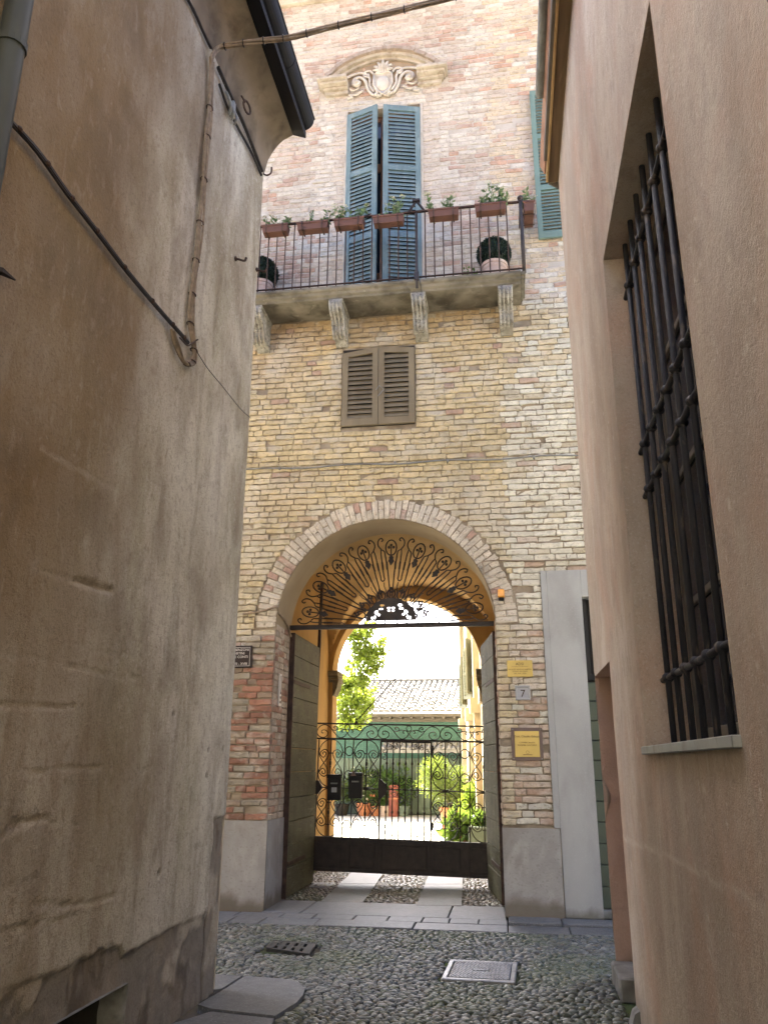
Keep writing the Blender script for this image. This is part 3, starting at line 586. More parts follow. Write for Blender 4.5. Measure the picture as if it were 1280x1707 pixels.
# mortar bed behind the bricks
def rect(mb, x0, x1, z0, z1, Y=F): mb.quad((x0, Y, z0), (x1, Y, z0), (x1, Y, z1), (x0, Y, z1))
arc = [(AX+AR*math.cos(a), AZ+AR*math.sin(a)) for a in np.linspace(math.pi, 0, 49)]
mb = MB(); rect(mb, -4.3, AX-AR, 0, AZ); rect(mb, AX+AR, GX0, 0, AZ)
P = [(-4.3, AZ)]+arc+[(GX0, AZ), (GX0, GZ1), (GX1, GZ1), (GX1, 7.45), (-4.3, 7.45)]
mb.poly([(x, F, z) for x, z in P], P)
mb.quad((AX-AR, F, 0), (AX-AR, F+.66, 0), (AX-AR, F+.66, AZ), (AX-AR, F, AZ)); mb.quad((AX+AR, F, 0), (AX+AR, F+.66, 0), (AX+AR, F+.66, AZ), (AX+AR, F, AZ))
part('mortar_bed', mb, 'mortar', pal)
mb = MB(); rect(mb, -4.3, DX0, 7.45, DZ1); rect(mb, DX1, GX1, 7.45, DZ1); rect(mb, -4.3, GX1, DZ1, 13.3); part('lime_mortar_bed', mb, 'lime', pal)
# plain continuations and body
XL, XR = -8.6, 2.3  # unseen ends, set to let sun and sky light the cross street
mb = MB(); rect(mb, XL, -4.3, 0, 13.3); rect(mb, GX1, XR, 0, 13.3); mb.quad((XL, F, 0), (XL, 14, 0), (XL, 14, 13.3), (XL, F, 13.3)); mb.quad((XR, F, 0), (XR, 14, 0), (XR, 14, 13.3), (XR, F, 13.3))
EX, EZ, ER = -1.715, 3.02, 1.265           # courtyard arch
earc = [(EX+ER*math.cos(a), EZ+ER*math.sin(a)) for a in np.linspace(math.pi, 0, 41)]
for x0, x1, z0, z1 in ((XL, EX-ER, 0, EZ), (EX+ER, XR, 0, EZ), (XL, XR, 5, 13.3)): rect(mb, x0, x1, z0, z1, 14.)
P = [(XL, EZ)]+earc+[(XR, EZ), (XR, 5), (XL, 5)]; mb.poly([(x, 14., z) for x, z in P], P)
mb.box((XL, 9.5, 4.9), (XR, 13.98, 5.)); part('wall', mb, 'cream', pal)
# cornice and roof
mb = MB(); mb.prism([(0, 13.0), (-.06, 13.0), (-.08, 13.10), (-.2, 13.16), (-.24, 13.3), (-.5, 13.36), (-.55, 13.55), (0, 13.55)], ((XL-.1, F, 0), (0, 1, 0), (0, 0, 1), (1, 0, 0)), 0, XR-XL+.2); part('cornice', mb, 'carved', pal)
mb = MB(); mb.prism([(8.85, 13.56), (13., 17.6), (14.7, 16.6), (14.7, 16.4), (13, 17.3), (9.2, 13.56)], ((XL-.2, 0, 0), (0, 1, 0), (0, 0, 1), (1, 0, 0)), 0, XR-XL+.4); mb.box((XL, 13.7, 13.3), (XR, 14., 16.6)); part('roof', mb, 'roof', pal)  # unseen ridge, raised to keep the sun off the alley walls
# arch soffit plaster, passage walls, vault
mb = MB(); U = np.linspace(0, math.pi, 49); Vv = np.array([F-.012, F+.02, F+.66])
uu, vv, P, Q = grid(U, Vv, lambda u, v: np.stack([AX+(AR-.004)*np.cos(u), v, AZ+(AR-.004)*np.sin(u)], -1)); mb.add(P, Q)
part('arch_soffit', mb, 'soffit', pal, smooth=True)
PX0, PX1, PY0, PY1, VZ, VR = -3.05, -.05, F+.66, 13.65, 3.02, 1.46
mb = MB(); P = [(PX0, 0), (AX-AR, 0), (AX-AR, AZ)]+arc+[(AX+AR, 0), (PX1, 0), (PX1, 4.55), (PX0, 4.55)]; mb.poly([(x, PY0+.002, z) for x, z in P], P)
for X in (PX0, PX1): mb.quad((X, PY0, 0), (X, PY1+.3, 0), (X, PY1+.3, 4.55), (X, PY0, 4.55))
P = [(PX0, 0), (EX-ER, 0), (EX-ER, EZ)]+earc+[(EX+ER, 0), (PX1, 0), (PX1, 4.55), (PX0, 4.55)]; mb.poly([(x, PY1, z) for x, z in P], P)
E2 = [(EX-ER, 0)]+earc+[(EX+ER, 0)]
for (xa, za), (xb, zb) in zip(E2[:-1], E2[1:]): mb.quad((xa, PY1, za), (xb, PY1, zb), (xb, 14., zb), (xa, 14., za))
# raised arch band on the end wall
e1 = [(EX+(ER+.0)*math.cos(a), EZ+ER*math.sin(a)) for a in np.linspace(math.pi, 0, 41)]; e2 = [(EX+(ER+.12)*math.cos(a), EZ+(ER+.12)*math.sin(a)) for a in np.linspace(0, math.pi, 41)]
mb.prism([p for p in e1]+[p for p in e2], ((0, PY1, 0), (1, 0, 0), (0, 0, 1), (0, -1, 0)), -.01, .045)
part('passage_wall', mb, 'ochre', pal)
mb = MB(); cxv = (PX0+PX1)/2; cyv = (PY0+PY1)/2
U = np.linspace(-1, 1, 81); uu, vv, P, Q = grid(U, U, lambda u, v: np.stack([cxv+u*(PX1-PX0)/2, cyv+v*(PY1-PY0)/2, VZ+VR*np.sqrt(np.clip(np.maximum(1-u*u, 1-v*v), 0, 1))], -1)); mb.add(P, Q); part('vault', mb, 'ochre', pal, smooth=False)
# imposts of the courtyard arch
for X, sgn in ((EX-ER, -1), (EX+ER, 1)):
    mb = MB()
    for zz, e, h_ in ((EZ-.16, .02, .05), (EZ-.11, .045, .04), (EZ-.07, .075, .05), (EZ-.02, .1, .05)): mb.bbox((X-(.1 if sgn > 0 else .28), PY1-e, zz), (X+(.28 if sgn > 0 else .1), 14.02, zz+h_), .008)
    mb.prism([(0, 0), (.09, 0), (.07, -.1), (.03, -.2), (0, -.22)], ((X, PY1-.02, EZ-.16), (-sgn, 0, 0), (0, 0, 1), (0, 1, 0)), 0, .34)
    part('impost', mb, 'slab', pal)
# plaster plinths
def rough_block(mb, x0, x1, z0, z1, y, amp=.012, seed=1, wrap=None):
    U = axis(x0, x1, .05); V_ = axis(z0, z1, .05)
    uu, vv, P, Q = grid(U, V_, lambda u, v: np.stack([u, y-amp*fbm(u*2, v*2, seed), v], -1)); mb.add(P, Q)
    mb.quad((x0, y, z1), (x1, y, z1), (x1, F+.01, z1), (x0, F+.01, z1)); mb.quad((x1, y, z0), (x1, F+.02, z0), (x1, F+.02, z1), (x1, y, z1)); mb.quad((x0, y, z0), (x0, F+.02, z0), (x0, F+.02, z1), (x0, y, z1))
def damp_part(mb):
    me = mb.mesh('plaster_plinth', M['render_grey']); co = np.zeros(len(me.vertices)*3); me.vertices.foreach_get('co', co); co = co.reshape(-1, 3)
    attr_vert(me, 'damp', np.clip((.13+.42*(fbm(co[:, 0]*4+co[:, 1]*4, co[:, 2]*1.5, 66)-.4)-co[:, 2])/.1, 0, .85)); part('plaster_plinth', me, None, pal)
mb = MB(); rough_block(mb, -4.3, AX-AR+.012, -.02, .92, F-.025, seed=3)
U = axis(F-.025, F+.66, .05); V_ = axis(-.02, .92, .05); uu, vv, P, Q = grid(U, V_, lambda u, v: np.stack([AX-AR+.012+.012*fbm(u*2, v*2, 8), u, v], -1)); mb.add(P, Q); mb.quad((AX-AR+.013, F-.025, .92), (AX-AR+.013, F+.66, .92), (AX-AR-.03, F+.66, .92), (AX-AR-.03, F-.025, .92))
damp_part(mb); mb = MB(); rough_block(mb, AX+AR-.012, .462, .02, .885, F-.03, seed=4); mb.quad((AX+AR-.012, F-.03, 0), (AX+AR-.012, F+.66, 0), (AX+AR-.012, F+.66, .885), (AX+AR-.012, F-.03, .885))
damp_part(mb)
# grey door surround and green sectional garage door
mb = MB(); mb.bbox((.47, F-.035, .02), (GX0, F+.2, 3.72), .004); mb.bbox((GX0+.0005, F-.034, GZ1), (2.29, F+.2, 3.719), .004); mb.bbox((.405, F-.0345, .89), (.4695, F+.1, 3.7195), .003); mb.bbox((GX1, F-.034, .02), (2.29, F+.2, GZ1-.001), .004)
part('door_surround', mb, 'stone_grey', pal)
mb = MB(); mb.box((GX0-.02, F+.165, 0), (GX1+.02, F+.2, GZ1)); part('door_backing', mb, 'dark_room', pal)
gd = MB()
for i in range(11): gd.bbox((GX0+.002, F+.105, .10+i*.213), (GX1, F+.16, .10+i*.213+.207), .006)
gdo = part('garage_door', gd, 'garage', pal)
mb = MB(); mb.bbox((GX0+.002, F+.1, 2.46), (GX1, F+.17, 2.53), .004); mb.bbox((GX0+.002, F+.11, 2.53), (GX0+.06, F+.17, GZ1), .004); part('transom', mb, 'black', gdo)
mb = MB()
for i in range(8):
    x = GX0+.12+i*.16; mb.tube([(x, F+.13, 2.55), (x, F+.13, 3.37)], .008, 5); mb.tube(spl([(x, F+.13, 2.62), (x+.06, F+.13, 2.7), (x+.02, F+.13, 2.8), (x, F+.13, 2.72)], 5), .006, 5)
part('transom_grille', mb, 'iron', gdo)
mb = MB(); mb.bbox((GX0+.10, F+.099, 1.40), (GX0+.26, F+.104, 1.62), .002); part('notice', mb, 'white', gdo)
mb = MB(); mb.bbox((GX0-.02, F+.05, .01), (GX1, F+.2, .09), .006); part('door_sill', mb, 'stone_grey', gdo)
# louvred shutters
def louvre(mb, wd, ht, rails, pitch, fr, st=.075, th=.035, rot_sl=.55, arch=0):
    """a framed louvre leaf in plane coordinates; fr=(origin,u,v,n) origin lower corner; arch = drop at u=0"""
    o, u, v, nn = [np.array(x, float) for x in fr]
    def pr(poly, d0, d1): mb.prism(poly, (o, u, v, nn), d0, d1)
    pr([(0, 0), (st, 0), (st, ht-arch*.8), (0, ht-arch)], -th/2, th/2); pr([(wd-st, 0), (wd, 0), (wd, ht), (wd-st, ht-.012*(arch > 0))], -th/2, th/2)
    pr([(st, ht-st-.012-arch*.5), (wd-st, ht-st-.012), (wd-st, ht-.012*(arch > 0)), (st, ht-arch*.8)], -th/2+.002, th/2-.002); pr([(st, 0), (wd-st, 0), (wd-st, st*1.25), (st, st*1.25)], -th/2+.002, th/2-.002)
    zs = [st*1.25]+[r_ for r_ in rails]+[ht-st-.012-arch*.5]
    for r_ in rails: pr([(st, r_-st*.45), (wd-st, r_-st*.45), (wd-st, r_+st*.45), (st, r_+st*.45)], -th/2+.002, th/2-.002)
    for i in range(len(zs)-1):
        a = zs[i]+(st*.45 if i else 0); b = zs[i+1]-(st*.45 if i < len(zs)-2 else 0); m = max(1, int((b-a)/pitch)); pz = (b-a)/m
        for j in range(m):
            zc = a+(j+.5)*pz; jt = rng.normal()*.0015
            q = [np.array((d, e)) for d, e in ((th*.42, -pz*rot_sl+.003), (th*.42, -pz*rot_sl+.011), (-th*.42, pz*rot_sl+.004), (-th*.42, pz*rot_sl-.004))]
            V = [o+u*x_+v*(zc+e+jt)+nn*d for x_ in (st-.004, wd-st+.004) for d, e in q]
            mb.add(V, [(0, 1, 2, 3), (7, 6, 5, 4), (0, 4, 5, 1), (1, 5, 6, 2), (2, 6, 7, 3), (3, 7, 4, 0)])
def plane_fr(a, b, z0):
    a = np.array((a[0], a[1], z0)); b = np.array((b[0], b[1], z0)); u = (b-a)/np.linalg.norm(b-a); return (a, u, (0, 0, 1), np.cross(u, (0, 0, 1)))
lw = math.hypot(-1.563-DX0, .17)
for (a, b), lb in ((((DX0, F-.02), (-1.560, 9.28)), None), (((-1.478, 9.30), (DX1, F-.02)), None)):
    mb = MB(); wd = math.hypot(b[0]-a[0], b[1]-a[1]); louvre(mb, wd, 3.235, [1.02, 2.13], .062, plane_fr(a, b, 7.475)); part('balcony_shutter', mb, 'shut_blue', pal)
# balcony door behind the shutters
mb = MB(); Y = F+.16
mb.quad((DX0, F, DZ0), (DX0, F+.3, DZ0), (DX0, F+.3, DZ1), (DX0, F, DZ1)); mb.quad((DX1, F, DZ0), (DX1, F+.3, DZ0), (DX1, F+.3, DZ1), (DX1, F, DZ1)); mb.quad((DX0, F, DZ1), (DX1, F, DZ1), (DX1, F+.3, DZ1), (DX0, F+.3, DZ1)); part('door_reveal', mb, 'lime', pal)
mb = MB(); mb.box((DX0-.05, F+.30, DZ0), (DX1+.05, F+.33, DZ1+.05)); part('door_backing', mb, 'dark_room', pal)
mb = MB()
for x0, x1, z0, z1 in ((DX0, DX0+.09, DZ0, DZ1), (DX1-.09, DX1, DZ0, DZ1), (-1.56, -1.43, DZ0, DZ1), (DX0+.09, -1.56, 9.8, 9.95), (-1.43, DX1-.09, 9.8, 9.95), (DX0+.09, -1.56, DZ0, 8.1), (-1.43, DX1-.09, DZ0, 8.1), (DX0+.09, -1.56, DZ1-.1, DZ1), (-1.43, DX1-.09, DZ1-.1, DZ1)): mb.bbox((x0, Y, z0), (x1, Y+.05, z1), .006)
bd = part('balcony_door', mb, 'door_wood', pal)
mb = MB()
for x0, x1 in ((DX0+.09, -1.56), (-1.43, DX1-.09)):
    for z0, z1 in ((8.1, 9.8), (9.95, DZ1-.1)): mb.box((x0, Y+.02, z0), (x1, Y+.028, z1))
part('pane', mb, 'glass', bd)
# plaster edging of the door opening
mb = MB(); mb.bbox((DX0-.035, F-.018, 7.45), (DX0-.001, F+.02, DZ1), .004); mb.bbox((DX1+.001, F-.018, 7.45), (DX1+.035, F+.02, DZ1), .004); part('door_edging', mb, 'stucco_white', pal)
# brown shutters of the small window
mb = MB(); xm = -1.54; mb.box((WX0, F-.001, WZ0), (WX1, F+.004, WZ1)); part('window_backing', mb, 'dark_room', pal)
for a, b, ar in ((WX0, xm-.003, .075), (WX1, xm+.003, .05)):
    mb = MB(); fr = ((a, F-.03, WZ0+.01), (1 if b > a else -1, 0, 0), (0, 0, 1), (0, -1, 0)); louvre(mb, abs(b-a), WZ1-WZ0-.012, [], .066, fr, .075, .04, .5, ar); part('window_shutter', mb, 'shut_brown', pal)
mb = MB(); a = atY(626, 650, F-.06); mb.tube([a, a+np.array((.05, 0, .06)), a+np.array((.11, 0, 0)), a+np.array((.03, 0, -.09))], .006, 5); part('shutter_hook', mb, 'zinc', pal)
# green shutter on the right
mb = MB(); louvre(mb, .55, 2.47, [.80, 1.66], .05, ((.622, F-.055, 8.26), (.995, -.03, 0), (0, 0, 1), (-.03, -.995, 0)), .07); part('window_shutter', mb, 'shut_green', pal, label='sage green louvred shutter beside the eave of the pink house')
# curved pediment
pd = MB(); PXc = -1.503; hc = .93; rise = .50; Rp = (hc*hc+rise*rise)/(2*rise); zc = 11.80-Rp; a_ = math.asin(hc/Rp)
for r0, r1, d in ((Rp-.145, Rp-.10, .05), (Rp-.10, Rp-.05, .10)):
    t = np.linspace(-a_, a_, 25); o_ = [(PXc+r1*math.sin(x), zc+r1*math.cos(x)) for x in t]; i_ = [(PXc+r0*math.sin(x), zc+r0*math.cos(x)) for x in t[::-1]]; pd.prism(o_+i_, FR, -.02, d)
for sx in (-1, 1):
    xe = PXc+sx*.97; xi = PXc+sx*.52
    for z0, z1, d, ex in ((11.10, 11.16, .06, -.1), (11.16, 11.20, .11, -.07), (11.20, 11.245, .18, -.04), (11.245, 11.30, .23, 0)): pd.bbox((min(xi, xe+sx*ex), F-d, z0), (max(xi, xe+sx*ex), F+.02, z1-.001), .006)
pdo = part('pediment', pd, 'carved', pal)
mb = MB()
for i in range(34):
    a0 = -a_+2*a_*i/34; a1 = a0+2*a_/34*.93; d = .15+rng.normal()*.006; q0, q1 = Rp-.0495, Rp+.012+rng.normal()*.005
    mb.prism([(PXc+q0*math.sin(a0), zc+q0*math.cos(a0)), (PXc+q1*math.sin(a0), zc+q1*math.cos(a0)), (PXc+q1*math.sin(a1), zc+q1*math.cos(a1)), (PXc+q0*math.sin(a1), zc+q0*math.cos(a1))], FR, -.02, d)
part('brick_moulding', mb, 'brickband', pdo)
mb = MB(); tt = np.linspace(-a_*.96, a_*.96, 21); mb.prism([(PXc+(Rp-.15)*math.sin(x), zc+(Rp-.15)*math.cos(x)) for x in tt], FR, -.02, .012); part('tympanum', mb, 'soffit', pdo)
# cartouche: shield, volutes, acanthus crown
ct = MB(); X0, Z0, Y0 = -1.50, 11.2, F-.02
sh = [(-.13, .16), (-.1, .2), (0, .18), (.1, .2), (.13, .16), (.14, 0), (.09, -.13), (0, -.2), (-.09, -.13), (-.14, 0)]
ct.prism([(x, z) for x, z in sh], ((X0, F, Z0), (1, 0, 0), (0, 0, 1), (0, -1, 0)), 0, .06); ct.ell((X0, F-.06, Z0), (.1, .03, .14)); ct.tube([(X0+x*1.02, F-.06, Z0+z*1.02) for x, z in sh+sh[:1]], .016, 6)
for sx in (-1, 1):
    C = lambda *p: spl([(X0+sx*x, F-.045, Z0+z) for x, z in p], 7)
    ct.tube(C((.06, -.2), (.16, -.17), (.23, -.05), (.27, .1), (.36, .17), (.44, .13), (.44, .05), (.38, .03), (.36, .08), (.40, .09)), np.linspace(.02, .034, 64)[:64], 6)
    ct.tube(C((.13, -.13), (.2, 0), (.2, .12), (.26, .22), (.36, .25), (.5, .22), (.6, .16)), .02, 6); ct.tube(C((.14, .2), (.2, .27), (.28, .25), (.28, .18), (.22, .17), (.22, .22)), .018, 6)
    ct.tube(C((.1, -.22), (.03, -.2), (.05, -.14), (.11, -.17), (.08, -.2)), .022, 6); ct.ell((X0+sx*.40, F-.06, Z0+.085), (.035, .03, .035)); ct.ell((X0+sx*.09, F-.06, Z0-.2), (.03, .03, .03))
    ct.tube(C((.30, -.08), (.40, -.14), (.50, -.13), (.46, -.18), (.54, -.2)), .017, 5); ct.tube(C((.36, -.02), (.44, -.06), (.5, -.03)), .016, 5)
for i in range(-3, 4):
    a = i*.36; L = .27-.03*abs(i); ct.tube(spl([(X0+.03*i, F-.03, Z0+.17), (X0+math.sin(a)*L*.5, F-.07, Z0+.19+math.cos(a)*L*.55), (X0+math.sin(a)*L*.95, F-.06, Z0+.18+math.cos(a)*L)], 6), np.interp(np.arange(13), [0, 6, 12], [.016, .032, .012]), 6)
part('cartouche', ct, 'stucco_white', pdo, smooth=True)
# conduit and drooping wire on the facade
mb = MB(); p0, p1 = atY(395, 784, F-.03), atY(975, 758, F-.03); mb.tube([p0+(p1-p0)*t+np.array((0, 0, .012*math.sin(t*23))) for t in np.linspace(0, 1, 30)], .011, 6)
for t in (.13, .47, .62, .86): p = p0+(p1-p0)*t; mb.bbox(p-np.array((.012, .02, .02)), p+np.array((.012, .035, .02)), .003)
part('conduit', mb, 'zinc', pal)
mb = MB(); mb.tube(spl([atY(*p, F-.03) for p in ((975, 932), (900, 935), (812, 935), (806, 945), (806, 962))], 6), .008, 5); part('wire', mb, 'cable', pal); mb = MB(); mb.tube(spl([atY(*p, F-.03) for p in ((405, 1024), (440, 1018), (460, 1012))]+[(AX-AR+.02, F+.05, 3.3), (AX-AR+.03, F+.35, 3.24), (AX-AR+.03, F+.6, 3.1)], 6), .014, 6); part('wire', mb, 'cable', pal)
# balcony
by0, by1, bx1 = 8.86, F, .345
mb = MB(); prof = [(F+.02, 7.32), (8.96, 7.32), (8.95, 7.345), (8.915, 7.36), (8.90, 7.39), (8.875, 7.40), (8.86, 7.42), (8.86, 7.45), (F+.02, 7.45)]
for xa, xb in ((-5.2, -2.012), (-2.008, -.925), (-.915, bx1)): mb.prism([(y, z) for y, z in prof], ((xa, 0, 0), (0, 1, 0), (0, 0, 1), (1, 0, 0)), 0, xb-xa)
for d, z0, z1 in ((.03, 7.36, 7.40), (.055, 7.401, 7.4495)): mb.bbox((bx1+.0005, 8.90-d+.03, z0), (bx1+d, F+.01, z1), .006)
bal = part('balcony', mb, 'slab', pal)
for x in (-3.12, -2.035, -.96, .145):
    mb = MB(); pr = [(F, 7.319), (8.97, 7.319), (8.945, 7.27), (8.95, 7.20), (9.0, 7.15), (9.09, 7.11), (9.14, 7.05), (9.16, 6.97), (9.20, 6.92), (9.27, 6.905), (9.32, 6.93), (9.36, 6.90), (9.40, 6.86), (F, 6.86)]
    mb.prism(pr, ((x-.08, 0, 0), (0, 1, 0), (0, 0, 1), (1, 0, 0)), 0, .16)
    for i in range(4):                                      # raised bands down the scroll face
        o = x-.075+i*.05; mb.tube(spl([(o, y, z) for y, z in ((8.965, 7.30), (8.94, 7.24), (8.985, 7.155), (9.09, 7.10), (9.145, 7.03), (9.165, 6.96), (9.23, 6.905), (9.31, 6.92))], 4), .013, 5)
    mb.bbox((x-.095, 8.955, 7.275), (x+.095, F, 7.3185), .006); mb.tube([(x-.09, 9.26, 6.925), (x+.09, 9.26, 6.925)], .032, 8); mb.tube([(x-.088, 9.14, 7.045), (x+.088, 9.14, 7.045)], .014, 6)
    for sx in (-1, 0, 1):
        for q in range(3): mb.ell((x+sx*.045, 8.955+.018*q, 7.25-.035*q), (.02, .016, .026), 7, 4)
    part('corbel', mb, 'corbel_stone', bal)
rl = MB(); YR = 8.91
def railz(x): return 8.505-.003*(x+1.5)
rl.bbox((-5.2, YR-.018, 8.49), (.40, YR+.018, 8.515), .004); rl.bbox((-5.2, YR-.012, 7.50), (.39, YR+.012, 7.515), .003); rl.bbox((.372, YR+.02, 8.488), (.408, F, 8.512), .004); rl.bbox((.382, YR+.02, 7.50), (.40, F, 7.515), .003)
rail = part('railing', rl, 'iron_rust', pal)
xs = [atY(p, 400, YR)[0] for p in (708.7, 723.3, 738, 753, 768.3, 783.5, 798.7, 814, 830, 846)]; step = (xs[-1]-xs[0])/9
for i in range(-22, 10):
    x = xs[0]+i*step; mb = MB(); mb.tube([(x, YR, 7.45), (x, YR, 8.49)], .0085, 6); part('baluster', mb, 'iron_rust', rail)
for i in range(3):
    y = YR+.13*(i+1); mb = MB(); mb.tube([(.39, y, 7.45), (.39, y, 8.49)], .0085, 6); part('baluster', mb, 'iron_rust', rail)
mb = MB(); mb.tube([(.39, YR, 7.44), (.39, YR, 8.52)], .024, 10); mb.ell((.39, YR, 8.56), (.04, .04, .035), 12, 8); mb.lathe((.39, YR, 0), [(.024, 8.5), (.034, 8.515), (.02, 8.535)], 12); part('post', mb, 'iron', rail, smooth=True)
mb = MB(); xb = atY(694, 345, YR)[0]; mb.tube([(xb, YR-.02, 7.33), (xb, YR-.07, 7.40), (xb, YR-.05, 7.5), (xb, YR-.02, 8.46)], .02, 6)
for s_ in (-1, 1): mb.tube([(xb+s_*.11, YR, 8.50), (xb, YR-.02, 8.66)], .018, 6)
mb.bbox((xb-.05, YR-.05, 8.64), (xb+.05, YR+.01, 8.68), .006); mb.bbox((xb-.03, YR-.09, 7.42), (xb+.03, YR-.03, 7.54), .006); part('brace', mb, 'iron', rail)

# ================================================================== THINGS ON THE BALCONY
def sedum(bx, x0, x1, y, z, n, seed, hmax, fl):
    rg = np.random.default_rng(seed); lf, st, hd = MB(), MB(), MB()
    for i in range(n):
        x = rg.uniform(x0, x1); h_ = hmax*1.25*(.4+.6*rg.random()); b = np.array((x, y+rg.normal()*.02, z)); lean = rg.normal(size=3)*.05; lean[2] = h_
        P = [b+lean*t+np.array((0, 0, 0)) for t in np.linspace(0, 1, 5)]; st.tube(P, .0035, 4); k = int(13+rg.random()*9)
        t = rg.random(k)**1.3*.95; pos = b+lean*t[:, None]; d = rg.normal(size=(k, 3)); d[:, 2] = .2; leaves(lf, pos, .062, .25, .5, rg, d)
        if rg.random() < fl+.15:
            k = 26; a = rg.random(k)*6.28; r_ = .042*np.sqrt(rg.random(k)); pos = b+lean+np.stack([r_*np.cos(a), r_*np.sin(a), .006*rg.normal(size=k)], 1); leaves(hd, pos, .018, .6, .9, rg)
    part('foliage', lf, 'leaf_sedum', bx); part('stem', st, 'leaf_sedum', bx, kind='stuff')
    if hd.n: part('flower_head', hd, 'flower_pale' if seed % 2 else 'flower', bx, kind='stuff')
def planter(px0, px1, ptop, pbot, label, seed, n=7, hmax=.2, fl=.6, side=False):
    if side: x0, x1, ya, yb = .425, .565, 8.9, 9.28; zt, zb = 8.5, 8.36
    else: ya, yb = YR-.165, YR-.022; a = atY(px0, ptop, ya); b = atY(px1, ptop, ya); x0, x1 = a[0], b[0]; zt = (a[2]+b[2])/2; zb = zt-.105
    t = thing('flower_box', label, 'flower box', ((x0+x1)/2, (ya+yb)/2, zb), 'flower boxes on the balcony rail')
    mb = MB(); e = .012; P = [(x0, ya), (x1, ya), (x1, yb), (x0, yb)]; Q = [(x0+e, ya+e), (x1-e, ya+e), (x1-e, yb-e), (x0+e, yb-e)]
    V = [(x, y, zt) for x, y in P]+[(x, y, zb) for x, y in Q]+[(x, y, zt) for x, y in Q]+[(x, y, zt-.025) for x, y in Q]
    mb.add(V, [(0, 1, 5, 4), (1, 2, 6, 5), (2, 3, 7, 6), (3, 0, 4, 7), (4, 5, 6, 7), (0, 1, 9, 8), (1, 2, 10, 9), (2, 3, 11, 10), (3, 0, 8, 11), (8, 9, 13, 12), (9, 10, 14, 13), (10, 11, 15, 14), (11, 8, 12, 15)])
    mb.bbox((x0-.008, ya-.008, zt-.02), (x1+.008, ya+.004, zt+.006), .003); part('box', mb, 'box', t)
    mb = MB(); mb.quad(*[(x, y, zt-.02) for x, y in Q]); part('soil', mb, 'soil', t)
    for f_ in ((.18, .82) if not side else ()):
        mb = MB(); x = x0+(x1-x0)*f_; mb.bbox((x-.009, ya-.014, zb-.006), (x+.009, ya-.009, zt+.012), .002); mb.bbox((x-.009, ya-.012, zb-.012), (x+.009, yb+.01, zb-.006), .002); mb.bbox((x-.009, yb+.004, zb-.01), (x+.009, yb+.012, zt+.04), .002); part('bracket', mb, 'iron_rust', t)
    if side:
        for y in (8.98, 9.2): mb = MB(); mb.bbox((.41, y-.009, zb-.012), (.57, y+.009, zb-.006), .002); mb.bbox((.566, y-.009, zb-.01), (.572, y+.009, zt+.01), .002); part('bracket', mb, 'iron_rust', t)
    if side: sedum(t, .46, .53, 9.05, zt-.02, 9, seed, .24, .6)
    else: sedum(t, x0+.03, x1-.03, (ya+yb)/2, zt-.02, n, seed, hmax, fl)
planter(437, 479, 374, 388, 'flower box nearest the brown plastered house, dark brown with three tan flower heads', 101, 6, .2, .9)
planter(495, 546, 369, 385, 'flower box second from the brown house, wide gap of rail on both sides', 103, 7, .21, .7)
planter(556, 606, 363, 380, 'flower box in front of the wider opened shutter leaf, full of dense green foliage', 104, 11, .2, .5)
planter(621, 672, 358, 375, 'flower box across the gap between the shutter leaves with a tall pale flower head', 106, 9, .24, .6)
planter(713, 764, 347, 365, 'flower box between the shutters and topiary, beside the iron brace', 108, 8, .2, .5)
planter(791, 843, 338, 356, 'flower box above the fully seen topiary ball with the tallest bushy plant', 110, 11, .27, .8)
planter(0, 0, 0, 0, 'flower box hung round the corner on the short end of the railing', 112, side=True)
def topiary(cx, cz, r, label, seed):
    y = 9.17; t = thing('potted_topiary', label, 'potted topiary', (cx, y, 7.45), 'clipped topiary balls on the balcony')
    pz = cz-.19; mb = MB(); mb.lathe((cx, y, 0), [(.0, 7.451), (.115, 7.451), (.15, pz-.07), (.158, pz-.07), (.162, pz-.045), (.155, pz-.04), (.155, pz-.02), (.168, pz-.015), (.172, pz+.02), (.15, pz+.022), (.145, pz-.02), (0, pz-.02)], 28); part('pot', mb, 'terra_pale', t, smooth=False)
    rg = np.random.default_rng(seed); n = 5200; d = rg.normal(size=(n, 3)); d /= np.linalg.norm(d, axis=1)[:, None]; rr = r*(.91+.09*rg.random(n)+.05*(fbm(d[:, 0]*3+5, d[:, 2]*3+seed*7, 8)-.5)+.02*np.sin(d[:, 0]*9)*np.sin(d[:, 2]*8+1))
    mb = MB(); mb.ell((cx, y, cz), (r*.93,)*3, 20, 14); leaves(mb, np.array((cx, y, cz))+d*rr[:, None], .024, .1, .6, rg, d*.6); part('foliage', mb, 'leaf_box', t)
topiary(.023, 7.925, .215, 'dark clipped topiary ball in a pale banded pot beside the balcony end post', 1)
a = atY(436, 457, 9.17); topiary(a[0], a[2], .225, 'dark clipped topiary ball in a banded pot half hidden behind the brown house', 2)
for px, py, s_, lb in ((775, 449, 1, 'small green seedling in a pot on the balcony floor, taller one by the topiary'), (789, 452, .6, 'low green seedling in a pot on the balcony floor, closest to the topiary')):
    a = atY(px, py, 9.02); t = thing('small_plant', lb, 'plant', (a[0], 9.02, 7.45)); mb = MB(); mb.lathe((a[0], 9.02, 7.451), [(0, 0), (.03, 0), (.04, .06), (.034, .06), (0, .05)], 14); part('pot', mb, 'terracotta', t)
    rg = np.random.default_rng(int(px)); k = int(50*s_); pos = np.array((a[0], 9.02, 7.5))+rg.normal(size=(k, 3))*np.array((.025, .025, .05*s_))+np.array((0, 0, .06*s_)); mb = MB(); leaves(mb, pos, .05, .4, .5, rg); part('foliage', mb, 'leaf_big', t)

